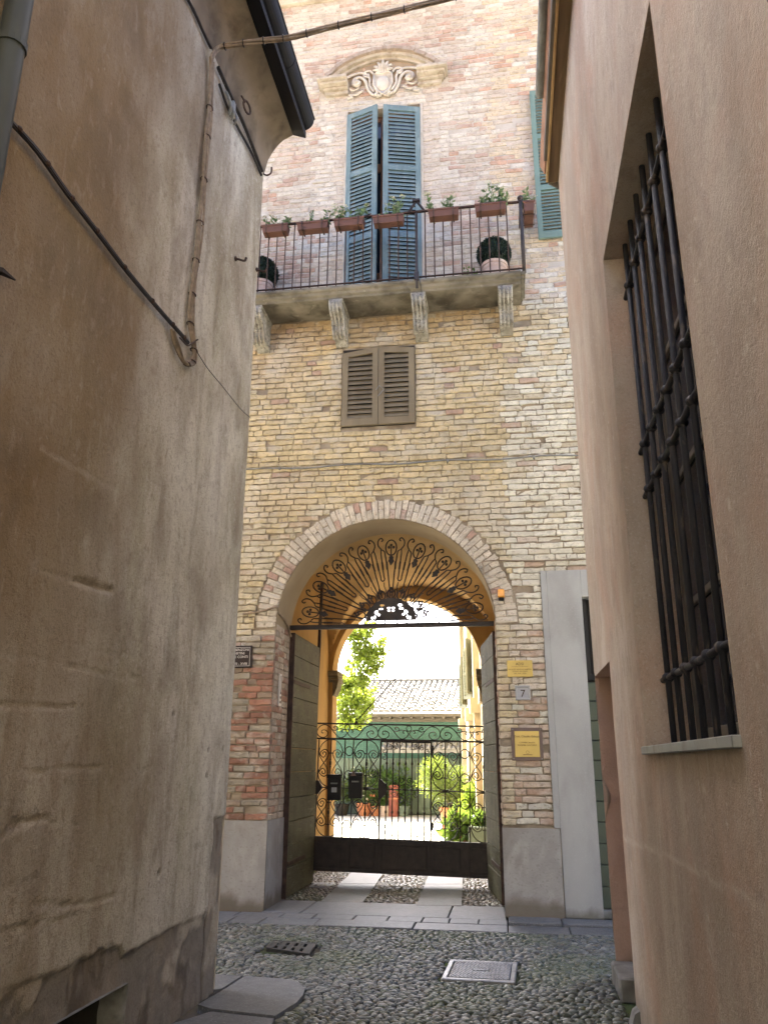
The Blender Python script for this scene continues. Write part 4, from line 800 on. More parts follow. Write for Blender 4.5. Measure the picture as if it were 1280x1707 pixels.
# ================================================================== GATEWAY IRONWORK AND DOORS
def plank_leaf(name, a, b, z0, z1, label, cut):
    t = thing(name, label, 'door', (a[0], a[1], z0), 'wooden gateway doors'); fr = plane_fr(a, b, z0); wd = math.hypot(b[0]-a[0], b[1]-a[1]); rg = np.random.default_rng(int(abs(a[0])*100))
    o, u, v, nn = [np.array(x, float) for x in fr]; mb = MB(); n = 11; zc = 0; H = z1-z0
    rotm = np.stack([u, nn, v], 1)
    for i in range(n):
        h_ = H/n*(.85+.3*rg.random()) if i < n-1 else H-zc; h_ = min(h_, H-zc)
        lo = np.array((0, -.028+rg.normal()*.002, zc+.003)); hi = np.array((wd, .028+rg.normal()*.002, zc+h_-.003))
        m2 = MB(); m2.bbox(lo, hi, .005); V = m2.v[0]@rotm.T+o; mb.add(V, m2.f[0]-0 if False else [tuple(x) for f in m2.f for x in f]); zc += h_
    part('planks', mb, 'door_green', t)
    mb = MB()
    for zz in (.35, 2.5):
        m2 = MB(); m2.bbox((.02, .028, zz), (wd*.62, .036, zz+.05), .003); m2.bbox((.02, -.036, zz), (wd*.62, -.028, zz+.05), .003); mb.add(m2.v[0]@rotm.T+o, [tuple(x) for f in m2.f[:3] for x in f]); mb.add(m2.v[1]@rotm.T+o, [tuple(x-24) for f in m2.f[3:] for x in f])
    part('strap_hinge', mb, 'iron_rust', t)
    mb = MB(); m2 = MB(); m2.bbox((-.022, -.034, 0), (-.002, .034, H), .003); mb.add(m2.v[0]@rotm.T+o, [tuple(x) for f in m2.f for x in f]); part('edge_strip', mb, 'iron_rust', t)
plank_leaf('wooden_door', (-2.755, F+.69), (-2.755, 11.53), .015, 3.16, 'tall weathered dark green plank door leaf folded back beside the gate post', 0)
plank_leaf('wooden_door', (-.165, F+.69), (-.365, 11.46), .015, 3.13, 'narrow looking pale green plank door leaf half folded back near the brass plaques', 1)
# fanlight grille
t = thing('fanlight_grille', 'semicircular wrought iron fanlight grille of rays and curls over the gate', 'grille', (AX, 10.08, 3.2))
FY, FZ, FR_ = 10.08, 3.245, AR-.02; fc = AX+.0
mb = MB(); mb.bbox((AX-AR+.003, FY-.03, FZ-.055), (AX+AR-.03, FY+.03, FZ), .004); mb.bbox((AX-AR+.003, FY-.045, FZ-.012), (AX+AR-.03, FY-.0305, FZ-.002), .002); part('lintel_bar', mb, 'iron', t)
def PL(r_, a, dy=0): return (fc+r_*math.cos(a), FY+dy, FZ+.0+r_*math.sin(a)*.93)
rf = 1.24
for i in range(9):
    a = R(10+20*i); m1 = MB(); c = .865*rf; el = [(c+.09*rf*math.cos(q), .072*math.sin(q)) for q in np.linspace(0, 2*math.pi, 17)]
    m1.tube([PL(math.hypot(r_, s_), a+math.atan2(s_, r_)) for r_, s_ in el], .0095, 5, cap=False)
    m1.tube([PL(.70*rf, a), PL(.79*rf, a), PL(.9*rf, a)], .0085, 5)
    for q, s_ in ((.895, 0), (.87, .028), (.87, -.028)): m1.ell(PL(q*rf, a+s_), (.02, .008, .02), 7, 4)
    # drooping iron leaf on the stem
    rad = np.array((math.cos(a), 0, math.sin(a))); tan = np.array((-math.sin(a), 0, math.cos(a))); b = np.array(PL(.775*rf, a)); lf = [(0, .0), (.02, .03), (.05, .026), (.075, .04), (.10, .022), (.135, .008), (.10, -.022), (.075, -.04), (.05, -.026), (.02, -.03)]
    m1.prism(lf, (b, -rad, tan, (0, 1, 0)), -.007, .007); part('ring_motif', m1, 'iron', t)
for i in range(10):
    a = R(20*i); m1 = MB(); sgs = (-1, 1) if 0 < i < 9 else ((1,) if i == 0 else (-1,))
    U_ = []
    for s_ in sgs:
        m1.tube([PL(.30*rf, a+s_*R(8.2)), PL(.60*rf, a+s_*R(6.6)), PL(.82*rf, a+s_*R(5.2)), PL(.84*rf, a+s_*R(4.0))], .009, 5)      # long ray
        m1.tube([PL(.84*rf, a+s_*R(4.0)), PL(.845*rf, a+s_*R(2.6)), PL(.80*rf, a+s_*R(2.2)), PL(.53*rf, a+s_*R(1.9)), PL(.51*rf, a+s_*R(2.3)), PL(.49*rf, a+s_*R(1.2)), PL(.485*rf, a)], .0085, 5)
        m1.tube(spl([PL(.845*rf, a+s_*R(3.2)), PL(.90*rf, a+s_*R(1.2)), PL(.955*rf, a+s_*R(1.6)), PL(.985*rf, a+s_*R(3.6)), PL(.96*rf, a+s_*R(4.7)), PL(.945*rf, a+s_*R(3.6))], 4), .009, 5)
        for q, w_ in ((.66, 4.4),):
            c0 = np.array(PL((q-.035)*rf, a+s_*R(w_+2.4-.6))); 
            for da in (2.1, 6.2): p0 = PL((q-.045)*rf, a+s_*R(da)); p1 = PL((q+.045)*rf, a+s_*R(da)); m1.tube([p0, p1], .0125, 5)
    part('ray', m1, 'iron', t)
m1 = MB()
for i in range(9):
    a = R(18+18*i); el = [(.335*rf+.052*math.cos(q)*rf, .05*math.sin(q)) for q in np.linspace(0, 2*math.pi, 15)]; m1.tube([PL(math.hypot(r_, s_), a+math.atan2(s_, r_)) for r_, s_ in el], .009, 5, cap=False)
    for q, s_ in ((.40, 0), (.37, .05), (.37, -.05), (.355, 0)): m1.ell(PL(q*rf, a+s_), (.017, .008, .017), 6, 4)
    if i < 8: b = a+R(9); m1.tube([PL(.29*rf, b), PL(.37*rf, b-.018), PL(.42*rf, b+.012), PL(.47*rf, b)], .0075, 4)
m1.tube([PL(.275*rf, q) for q in np.linspace(0, math.pi, 25)], .008, 5); part('inner_ring', m1, 'iron', t)
# pierced centre plate with a cut-out mask
m1 = MB(); rp = .26*rf; out = [(rp*math.cos(a), .035+rp*.9*math.sin(a)) for a in np.linspace(0, math.pi, 25)]
nx, nz = 60, 32; Ug = np.linspace(-rp, rp, nx); Vg = np.linspace(.02, .035+rp*.92, nz); fr = ((fc, FY, FZ), (1, 0, 0), (0, 0, 1), (0, -1, 0))
hl = []
for s_ in (-1, 1): hl += [(s_*.028, .20, .02, .012), (s_*.028, .165, .018, .014), (s_*.13, .19, .026, .014), (s_*.115, .235, .03, .016), (s_*.19, .15, .022, .026), (s_*.21, .085, .014, .022), (s_*.245, .075, .012, .022), (s_*.155, .115, .02, .012)]
uc = (Ug[:-1]+Ug[1:])/2; vc = (Vg[:-1]+Vg[1:])/2
for i, x in enumerate(uc):
    for j, zz in enumerate(vc):
        if (x/rp)**2+((zz-.035)/(rp*.92))**2 > 1 or zz < .045: continue
        if any(((x-a)/c)**2+((zz-b)/d)**2 < 1 for a, b, c, d in hl): continue
        bul = .02*math.exp(-(x/.07)**2-((zz-.16)/.09)**2)
        m1.box((fc+Ug[i]-.0003, FY-.008-bul, FZ+Vg[j]-.0003), (fc+Ug[i+1]+.0003, FY+.008, FZ+Vg[j+1]+.0003))
for x in (-.2, -.08, .08, .2): m1.tube([(fc+x, FY, FZ-.01), (fc+x, FY, FZ+.06)], .01, 5)
part('centre_plate', m1, 'iron', t)
# wrought iron gate (leans slightly, so it gets its own local frame)
GY = 11.65; gx0 = atY(524, 1236, GY)[0]; gpx = lambda p: atY(p, 1236, GY)[0]-gx0; GW = gpx(828)
gate = thing('iron_gate', 'black wrought iron driveway gate with scrolls and a solid lower panel', 'gate', (gx0, GY, .15)); gate.rotation_euler = (0, R(1.2), 0)
ZP, ZM, Z2, ZT = .425, 1.075, 1.735, 1.945
m1 = MB(); m1.bbox((0, -.02, 0), (GW, .02, ZP), .004); m1.bbox((0, -.03, ZP-.03), (GW, .03, ZP+.012), .004); m1.bbox((0, -.03, 0), (GW, -.0205, .04), .003)
xw0, xw1 = gpx(631), gpx(714.5)
for a, b in ((.06, gpx(571)), (gpx(585), xw0-.05), (xw0+.05, xw1-.05), (xw1+.05, gpx(762)), (gpx(778), GW-.06)):
    P_ = [(a, .07), (b, .07), (b, ZP-.07), (a, ZP-.07), (a, .07)]
    for (x0, z0), (x1, z1) in zip(P_[:-1], P_[1:]): m1.bbox((min(x0, x1)-.008, -.032, min(z0, z1)-.008), (max(x0, x1)+.008, -.0205, max(z0, z1)+.008), .004)
for x in (xw0, xw1, gpx(571), gpx(778)): m1.bbox((x-.016, -.034, 0), (x+.016, -.0206, ZP), .003)
part('lower_panel', m1, 'iron', gate, local=True)
m1 = MB()
for z0, e in ((ZM, .007), (Z2, .012)): m1.bbox((0, -.009, z0-e), (GW, .009, z0+e), .002)
m1.bbox((0, -.012, ZT-.012), (GW, .012, ZT+.008), .003)
for p in (528, 571.5, 585.5, 762, 778, 826): x = gpx(p); m1.bbox((x-.008, -.009, ZP), (x+.008, .009, Z2), .002)
part('frame_bar', m1, 'iron', gate, local=True)
m1 = MB(); m1.bbox((gpx(524)-.05, -.03, -.15), (gpx(524)-.012, .03, 4.0), .004); part('gate_post', m1, 'iron_rust', gate, local=True)
wk = MB()
for x in (xw0, xw1): wk.bbox((x-.011, -.012, ZP), (x+.011, .012, Z2-.015), .003)
wk.bbox((xw0, -.012, Z2-.034), (xw1, .012, Z2-.0125), .003)
wko = part('wicket_gate', wk, 'iron', gate, local=True)
n = 7
for i in range(1, n+1):
    x = xw0+(xw1-xw0)*i/(n+1); m1 = MB(); m1.tube([(x, 0, ZP), (x, 0, Z2-.03)], .0085, 6)
    for zz in (.78, ZM, 1.42): m1.ell((x, 0, zz), (.017, .017, .024), 8, 5)
    part('bar', m1, 'iron', wko, local=True)
m1 = MB(); xc = (xw0+xw1)/2
def curl(mb, c, r_, a0, turns, hand=1, rad=.0055, tail=None):
    A = np.linspace(0, turns*2*math.pi, int(14*turns)+4); rr = r_*(1-.82*A/A[-1]); P_ = [(c[0]+q*math.cos(a0+hand*x), 0, c[1]+q*math.sin(a0+hand*x)) for q, x in zip(rr, A)]
    if tail is not None: P_ = [(tail[0], 0, tail[1])]+P_
    mb.tube(spl(P_, 2), rad, 5)
for sx in (-1, 1):
    for sz in (-1, 1):
        for q, r_ in ((.055, .042),): curl(m1, (xc+sx*.055, ZM+sz*.12), .042, math.pi/2*(1-sx)+0, 1.3, sx*sz); curl(m1, (xc+sx*.15, ZM+sz*.055), .04, math.pi/2*(1+sx), 1.3, -sx*sz)
        m1.tube(spl([(xc+sx*.013, 0, ZM+sz*.08), (xc+sx*.07, 0, ZM+sz*.05), (xc+sx*.11, 0, ZM+sz*.055)], 4), .0055, 5)
    xe = xc+sx*(xw1-xw0)/2
    for dx, dz in ((.05, .1), (.13, .05), (.05, .19), (.21, .04)): curl(m1, (xe-sx*dx, Z2-.05-dz), .04, math.pi/2, 1.2, sx); curl(m1, (xe-sx*dx, ZP+.02+dz*.8), .036, -math.pi/2, 1.2, -sx)
part('scrollwork', m1, 'iron', wko, local=True)
m1 = MB(); m1.prism([(-.02, -.14), (.03, -.12), (.06, -.085), (.09, -.07), (.09, .07), (.06, .085), (.03, .12), (-.02, .14)], ((xw0, 0, ZM), (1, 0, 0), (0, 0, 1), (0, -1, 0)), -.02, .025); part('lock_plate', m1, 'iron', wko, local=True)
m1 = MB(); m1.bbox((0, -.035, ZM-.09), (.06, .03, ZM+.09), .004); m1.prism([(.06, -.09), (.12, 0), (.06, .09)], ((0, 0, ZM), (1, 0, 0), (0, 0, 1), (0, -1, 0)), -.02, .035); part('lock_plate', m1, 'iron', gate, local=True)
SA = [(0, 1.0), (.35, .985), (.75, .9), (.97, .76), (.9, .64), (.6, .515), (.3, .40), (.17, .31), (.27, .245), (.57, .215), (.9, .30), (.62, .385), (.4, .31), (.54, .265), (.7, .295), (.62, .32)]
def panel(xbar, w_, z0, z1, sides=(-1, 1)):
    m1 = MB(); h_ = z1-z0; m1.tube([(xbar, 0, z0), (xbar, 0, z1)], .0085, 6)
    m1.ell((xbar, 0, z0+.5*h_), (.018, .018, .035), 8, 6); m1.ell((xbar, 0, z0+.5*h_+.05), (.014, .014, .014), 8, 5); m1.ell((xbar, 0, z0+.5*h_-.05), (.014, .014, .014), 8, 5)
    for s_ in sides:
        for fl in (0, 1):
            P_ = [(xbar+s_*x*w_*.97, 0, z0+h_*((1-zz) if fl else zz)) for x, zz in SA]; m1.tube(spl(P_, 4), .0068, 5)
        for zz in (.27, .73):
            m1.tube([(xbar+s_*w_*.93, 0, z0+h_*zz), (xbar+s_*w_*1.06, 0, z0+h_*zz)], .009, 5); m1.tube([(xbar-.0, 0, z0+h_*(zz-.02)), (xbar+s_*w_*.16, 0, z0+h_*(zz-.02))], .008, 5)
    return m1
for px_, l, r_ in ((548.4, 528, 571.5), (607.7, 585.5, 631), (737.8, 714.5, 762), (801.5, 778, 826)):
    xb = gpx(px_); w_ = (gpx(r_)-gpx(l))/2*.94
    for z0, z1 in ((ZP+.012, ZM-.012), (ZM+.012, Z2-.012)): part('scroll_panel', panel(xb, w_, z0, z1), 'iron', gate, local=True)
for l, r_ in ((571.5, 585.5), (762, 778)):
    xb = (gpx(l)+gpx(r_))/2; w_ = (gpx(r_)-gpx(l))/2-.008
    for z0, z1 in ((ZP+.012, ZM-.012), (ZM+.012, Z2-.012)):
        for zz in (.25, .76): m1 = MB(); m1.tube([(xb+w_*math.cos(q), 0, z0+(z1-z0)*zz+.062*math.sin(q)) for q in np.linspace(0, 2*math.pi, 17)], .0068, 5, cap=False); part('oval', m1, 'iron', gate, local=True)
SF = [(.22, .34), (.15, .36), (.17, .55), (.27, .56), (.36, .38), (.32, .12), (.2, .0), (.05, .13), (0, .45), (.08, .82), (.25, .98), (.42, .8), (.55, .45), (.68, .12), (.79, .0), (.91, .12), (.985, .38), (.93, .6), (.85, .62), (.80, .5), (.85, .42)]
SF2 = [(.48, .62), (.6, .56), (.68, .68), (.64, .86), (.56, .86), (.55, .74), (.61, .74)]; SF3 = [(.64, .60), (.76, .68), (.88, .62)]
m1 = MB(); zf0, zf1 = Z2+.014, ZT-.014; hf = zf1-zf0; nU = 3; wU = (GW+.06)/nU/2
for u_ in range(nU):
    for s_ in (-1, 1):
        xcen = (u_+.5)*2*wU; f_ = lambda x, zz: (min(xcen+s_*wU*(1-x), GW), 0, zf0+hf*zz)
        for Pp in (SF, SF2, SF3): m1.tube(spl([f_(*p) for p in Pp], 4), .0066, 5)
    m1.tube([(xcen+.2*hf*math.cos(q), 0, zf0+hf*.8+.2*hf*math.sin(q)) for q in np.linspace(0, 2*math.pi, 15)], .0066, 5, cap=False)
part('frieze', m1, 'iron', gate, local=True)
m1 = MB(); xr = gpx(588.5); m1.tube(spl([(xr, 0, ZT), (xr-.005, 0, ZT+.06), (xr+.06, .01, ZT+.10), (xr+.30, .05, ZT+.38), (xr+.72, .12, ZT+.84)], 6), .007, 5); m1.ell((xr, 0, ZT+.01), (.022, .022, .03), 8, 5); part('stay_rod', m1, 'iron', gate, local=True)
m1 = MB()
for zz in (.62, 1.62): m1.tube([(xw1+.02, -.02, zz-.05), (xw1+.02, -.02, zz+.05)], .018, 8)
for zz in (1.5, 1.3): curl(m1, (GW-.02, zz), .06, 0, 1.4, 1, .008)
part('hinge', m1, 'iron', gate, local=True)
def letterbox(px0, px1, pt, pb, label, fl):
    a = atY(px0, pt, GY-.07); b = atY(px1, pb, GY-.07); t = thing('letter_box', label, 'letter box', ((a[0]+b[0])/2, GY-.03, b[2]), 'letter boxes on the gate')
    x0, x1, z0, z1 = a[0], b[0], b[2], a[2]; m1 = MB(); m1.bbox((x0, GY-.11, z0), (x1, GY-.032, z1), .006); bo = part('body', m1, 'black', t)
    m1 = MB(); m1.prism([(0, 0), (.0, .045), (.03, .05), (.085, 0)], ((x0-.006, GY-.117, z1+.001), (0, 1, 0), (0, 0, 1), (1, 0, 0)), 0, x1-x0+.012); part('lid', m1, 'black', t)
    xm = (x0+x1)/2; m1 = MB(); zl = z1-(z1-z0)*.23; m1.bbox((xm-.05, GY-.114, zl-.012), (xm+.05, GY-.1105, zl+.008), .002); part('slot', m1, 'zinc', t)
    m1 = MB()
    if fl: m1.bbox((xm-.035, GY-.113, z0+(z1-z0)*.36), (xm+.04, GY-.1105, z0+(z1-z0)*.58), .002); part('name_card', m1, 'marble', t)
    else: m1.prism([(-.02, -.004), (.07, -.004), (.03, .06)], ((x0+.04, GY-.12, z1+.012), (1, 0, 0), (0, 0, 1), (0, -1, 0)), 0, .002); part('folded_paper', m1, 'frame_brown', t)
letterbox(547, 568.5, 1297, 1334, 'black letter box with a pale name card beside the gate post', 1)
letterbox(582, 604, 1294, 1331, 'black letter box with a paper tucked under its lid, between the gate scrolls', 0)

# ================================================================== SIGNS AND SMALL FITTINGS
def plate(name, px, Y, th, m, label, cat, bev=.003):
    a = atY(px[0], px[1], Y); b = atY(px[2], px[3], Y); t = thing(name, label, cat, ((a[0]+b[0])/2, Y, b[2])); m1 = MB(); m1.bbox((a[0], Y, b[2]), (b[0], Y+th, a[2]), bev)
    return t, part('plate', m1, m, t), a[0], b[0], b[2], a[2]
YP = F-.04
t, p, x0, x1, z0, z1 = plate('brass_plaque', (844.5, 1101, 888, 1128), YP, .02, 'brass', 'small brass plaque with dark engraved capitals above the house number', 'plaque'); xm, W, H = (x0+x1)/2, x1-x0, z1-z0
fr = ((xm, YP-.001, z0), (1, 0, 0), (0, 0, 1), (0, -1, 0))
part('lettering', text_mesh('lettering', [('ADSI', H*.17, 0, H*.70, 'CENTER'), ('ASSOCIAZIONE DIMORE STORICHE ITALIANE', H*.035, 0, H*.60, 'CENTER'), ('PALAZZO BENZONI MARTINI', H*.075, 0, H*.41, 'CENTER'), ('DONATI DE CONTI', H*.075, 0, H*.29, 'CENTER'), ('SEC. XVII - XVIII', H*.075, 0, H*.17, 'CENTER')], fr, 'ink'), None, t)
t, p, x0, x1, z0, z1 = plate('house_number', (858, 1143, 884, 1167), YP, .02, 'marble', 'square grey house number seven with a raised border', 'house number'); W, H = x1-x0, z1-z0
m1 = MB()
for a, b, c, d in ((x0, x1, z0, z0+.02), (x0, x1, z1-.02, z1), (x0, x0+.02, z0+.0201, z1-.0201), (x1-.02, x1, z0+.0201, z1-.0201)): m1.bbox((a, YP-.016, c), (b, YP-.0005, d), .004)
part('border', m1, 'stone_grey', t); part('lettering', text_mesh('lettering', [('7', H*.52, 0, H*.22, 'CENTER')], (((x0+x1)/2, YP-.001, z0), (1, 0, 0), (0, 0, 1), (0, -1, 0)), 'ink'), None, t)
t, p, x0, x1, z0, z1 = plate('brass_plaque', (851, 1213, 906, 1268), YP, .02, 'frame_brown', 'square yellow brass plaque in a brown frame below the house number', 'plaque')
e = .038; m1 = MB(); m1.bbox((x0+e, YP-.006, z0+e), (x1-e, YP-.0005, z1-e), .002); part('brass_sheet', m1, 'brass', t); m1 = MB()
for x in (x0+.018, x1-.018):
    for zz in (z0+.018, z1-.018): m1 = MB(); m1.ell((x, YP-.001, zz), (.008, .005, .008), 8, 5); part('screw', m1, 'zinc', t)
H = z1-z0-2*e; b = ((x0+x1)/2, YP-.0068, z0+e)
lg = text_mesh('lettering', [('Dott. Claudio Galvani', H*.082, 0, H*.76, 'CENTER'), ('COMMERCIALISTA', H*.055, 0, H*.53, 'CENTER'), ('REVISORE CONTABILE', H*.055, 0, H*.43, 'CENTER')], (b, (1, 0, 0), (0, 0, 1), (0, -1, 0)), 'ink'); part('lettering', lg, None, t)
m1 = MB(); m1.tube([(b[0]+.016*math.cos(q), b[1], b[2]+H*.18+.016*math.sin(q)) for q in np.linspace(0, 2*math.pi, 17)], .0018, 4, cap=False); m1.bbox((b[0]-.05, b[1]-.001, b[2]+H*.075), (b[0]+.05, b[1], b[2]+H*.095), .0003); part('emblem', m1, 'ink', t)
YD = F-.04; t = thing('dark_plaque', 'dark brown plaque with pale capitals half hidden behind the brown house', 'plaque', (-3.3, YD, 2.65)); a = atY(420.5, 1076, YD); b = atY(420.5, 1113, YD); xr, z1, z0 = a[0], a[2], b[2]; wq = .42
m1 = MB(); m1.bbox((xr-wq, YD, z0), (xr, YD+.02, z1), .003); part('plate', m1, 'lacquer', t); H = z1-z0
m1 = MB()
for x_, y_, X_, Y_ in ((.02, .02, wq-.02, .024), (.02, H-.024, wq-.02, H-.02), (.02, .02, .024, H-.02), (wq-.024, .02, wq-.02, H-.02)): m1.box((xr-wq+x_, YD-.0015, z0+y_), (xr-wq+X_, YD-.0003, z0+Y_))
part('border_line', m1, 'ink_pale', t)
part('lettering', text_mesh('lettering', [('PALAZZO BENZONI', .030, wq-.035, H*.76, 'RIGHT'), ('MARTINI', .030, wq/2+.04, H*.60, 'CENTER'), ('DONATI DE CONTI', .030, wq-.045, H*.44, 'RIGHT')], ((xr-wq, YD-.0005, z0), (1, 0, 0), (0, 0, 1), (0, -1, 0)), 'ink_pale'), None, t)
part('lettering', text_mesh('lettering', [('SEC. XVII - XVIII', .030, wq-.05, H*.13, 'RIGHT')], ((xr-wq, YD-.0005, z0), (1, 0, 0), (0, 0, 1), (0, -1, 0)), 'ink_pale'), None, t)
# bell plate on the jamb
XJ = AX-AR+.018; a = atX(462, 1122, XJ); b = atX(468.5, 1178, XJ); t = thing('bell_panel', 'narrow white doorbell panel on the brick jamb of the gateway', 'doorbell', (XJ, (a[1]+b[1])/2, b[2])); ym = (a[1]+b[1])/2; zt, zb_ = a[2], b[2]
m1 = MB(); m1.bbox((XJ, ym-.045, zb_), (XJ+.02, ym+.045, zt), .004); part('plate', m1, 'white', t); m1 = MB()
for i in range(3): m1.bbox((XJ+.0205, ym-.02, zb_+.03+i*.055), (XJ+.026, ym+.02, zb_+.06+i*.055), .003)
part('button', m1, 'frame_brown', t); m1 = MB(); m1.tube([(XJ+.021, ym+.026*math.cos(q), zb_+(zt-zb_)*.68+.1*math.sin(q)) for q in np.linspace(0, 6.283, 17)], .003, 4, cap=False); part('speaker_grille', m1, 'frame_brown', t)
a = atY(829, 982, F-.09); b = atY(841, 1000, F-.09); t = thing('warning_lamp', 'small orange gate warning lamp on a black base beside the arch', 'lamp', ((a[0]+b[0])/2, F-.06, b[2])); m1 = MB(); zl = b[2]+(a[2]-b[2])*.26; m1.bbox((a[0], F-.10, zl), (b[0], F-.02, a[2]), .012); part('lens', m1, 'orange', t); m1 = MB(); m1.bbox((a[0]+.005, F-.09, b[2]), (b[0]-.005, F-.014, zl-.001), .01); part('base', m1, 'black', t)
# manhole cover and drain grate
a, b, c, d = MH; t = thing('manhole_cover', 'square cast iron manhole cover with studs set in the pebbles', 'manhole cover', ((a+b)/2, (c+d)/2, -.02)); rM = rotz(R(-2)); ab = ((a+b)/2, (c+d)/2, 0)
m1 = MB(); z_ = .007
for x0, x1, y0, y1 in ((a, b, c, c+.04), (a, b, d-.04, d), (a, a+.04, c+.0405, d-.0405), (b-.04, b, c+.0405, d-.0405)): m1.bbox((x0, y0, -.04), (x1, y1, z_), .006, rot=rM, about=ab)
part('frame', m1, 'castiron', t); m1 = MB(); m1.bbox((a+.048, c+.048, -.04), (b-.048, d-.048, z_-.004), .004, rot=rM, about=ab); lid = part('lid', m1, 'castiron_d', t); m1 = MB()
for i in range(15):
    for j in range(21):
        x = a+.068+i*(b-a-.136)/14+(.012 if j % 2 else -.006); y = c+.066+j*(d-c-.132)/20
        if abs(x-(a+b)/2) < .075 and abs(y-(c+d)/2) < .035: continue
        p = rM@(np.array((x, y, 0))-ab)+ab; m1.lathe((p[0], p[1], z_-.004), [(.0125, 0), (.009, .007), (0, .0075)], 6)
m1.bbox(((a+b)/2-.06, (c+d)/2-.016, z_-.0035), ((a+b)/2+.06, (c+d)/2+.016, z_+.005), .004, rot=rM, about=ab)
part('studs', m1, 'castiron', lid, label='rows of small raised studs', kind='stuff')
P4 = [atZ(*p)[:2] for p in ((443.7, 1580), (514, 1590.5), (527, 1573), (455, 1568.5))]
t = thing('drain_grate', 'dark slotted iron drain grate set in the pebbles', 'drain', (*np.mean(P4, 0), -.02)); A, B, Cc, D = [np.array(p) for p in P4]
def gq(u, v): return A*(1-u)*(1-v)+B*u*(1-v)+Cc*u*v+D*(1-u)*v
m1 = MB(); us = [0, .08]+[x for i in range(4) for x in (.16+i*.2, .16+i*.2+.075)]+[1]; vs_ = [0, .1, .40, .55, .88, 1]
for i in range(len(us)-1):
    for j in range(5):
        slot = j in (1, 3) and i >= 2 and (i-2) % 2 == 0 and i < 10
        if slot: continue
        Q = [gq(us[i], vs_[j]), gq(us[i+1], vs_[j]), gq(us[i+1], vs_[j+1]), gq(us[i], vs_[j+1])]; m1.prism(Q, ((0, 0, 0), (1, 0, 0), (0, 1, 0), (0, 0, 1)), -.03, .003)
part('grate', m1, 'castiron_d', t); m1 = MB()
for (u0, v0), (u1, v1) in (((0, 0), (1, 0)), ((1, 0), (1, 1)), ((1, 1), (0, 1)), ((0, 1), (0, 0))): m1.tube([(*gq(u0, v0), -.001), (*gq(u1, v1), -.001)], .008, 6)
part('rim', m1, 'castiron_d', t)

# ================================================================== LEFT HOUSE
lh = thing('plastered_house', 'brown plastered house with a cove eave, black gutter and cellar opening', 'house', (LX, LC, 0))
ZTOP = 6.98; U = axis(.6, LC, .014, (3.2, 4.72)); V_ = axis(0, ZTOP, .0155, (.39,))
jg = [(0., .70), (3.2, .66), (4.1, .62), (4.6, .60), (4.64, .555), (5.03, .565), (5.4, .58), (5.84, .56), (6.3, .54)]
def lw_(u, v): return v-np.interp(u, *zip(*jg))-.05*(fbm(u*4, v*0+3, 2)-.5)-.03*(fbm(u*22, v*14, 6)-.5)
scr = [((0, 1088), (235, 1133), .008, .01), ((0, 1173), (125, 1179), .012, .012), ((70, 952), (190, 987), .012, .011), ((128, 968), (186, 986), .03, .016), ((70, 748), (190, 818), .012, .004), ((35, 1283), (170, 1281), .009, .01), ((0, 1391), (62, 1368), .014, .012), ((20, 1372), (80, 1362), .016, .012), ((0, 1375), (145, 1372), .006, .006), ((55, 1510), (115, 1505), .012, .008), ((95, 1513), (205, 1493), .01, .012), ((0, 1552), (75, 1535), .012, .012), ((0, 1565), (140, 1520), .008, .008), ((240, 1283), (252, 1281), .012, .01), ((205, 930), (218, 950), .006, .008), ((290, 900), (300, 920), .005, .006), ((110, 1075), (200, 1095), .005, .006), ((10, 1480), (62, 1465), .01, .008), ((225, 1405), (228, 1450), .005, .006), ((178, 1300), (190, 1340), .006, .006), ((300, 720), (300, 740), .005, .005), ((340, 940), (352, 950), .004, .006)]
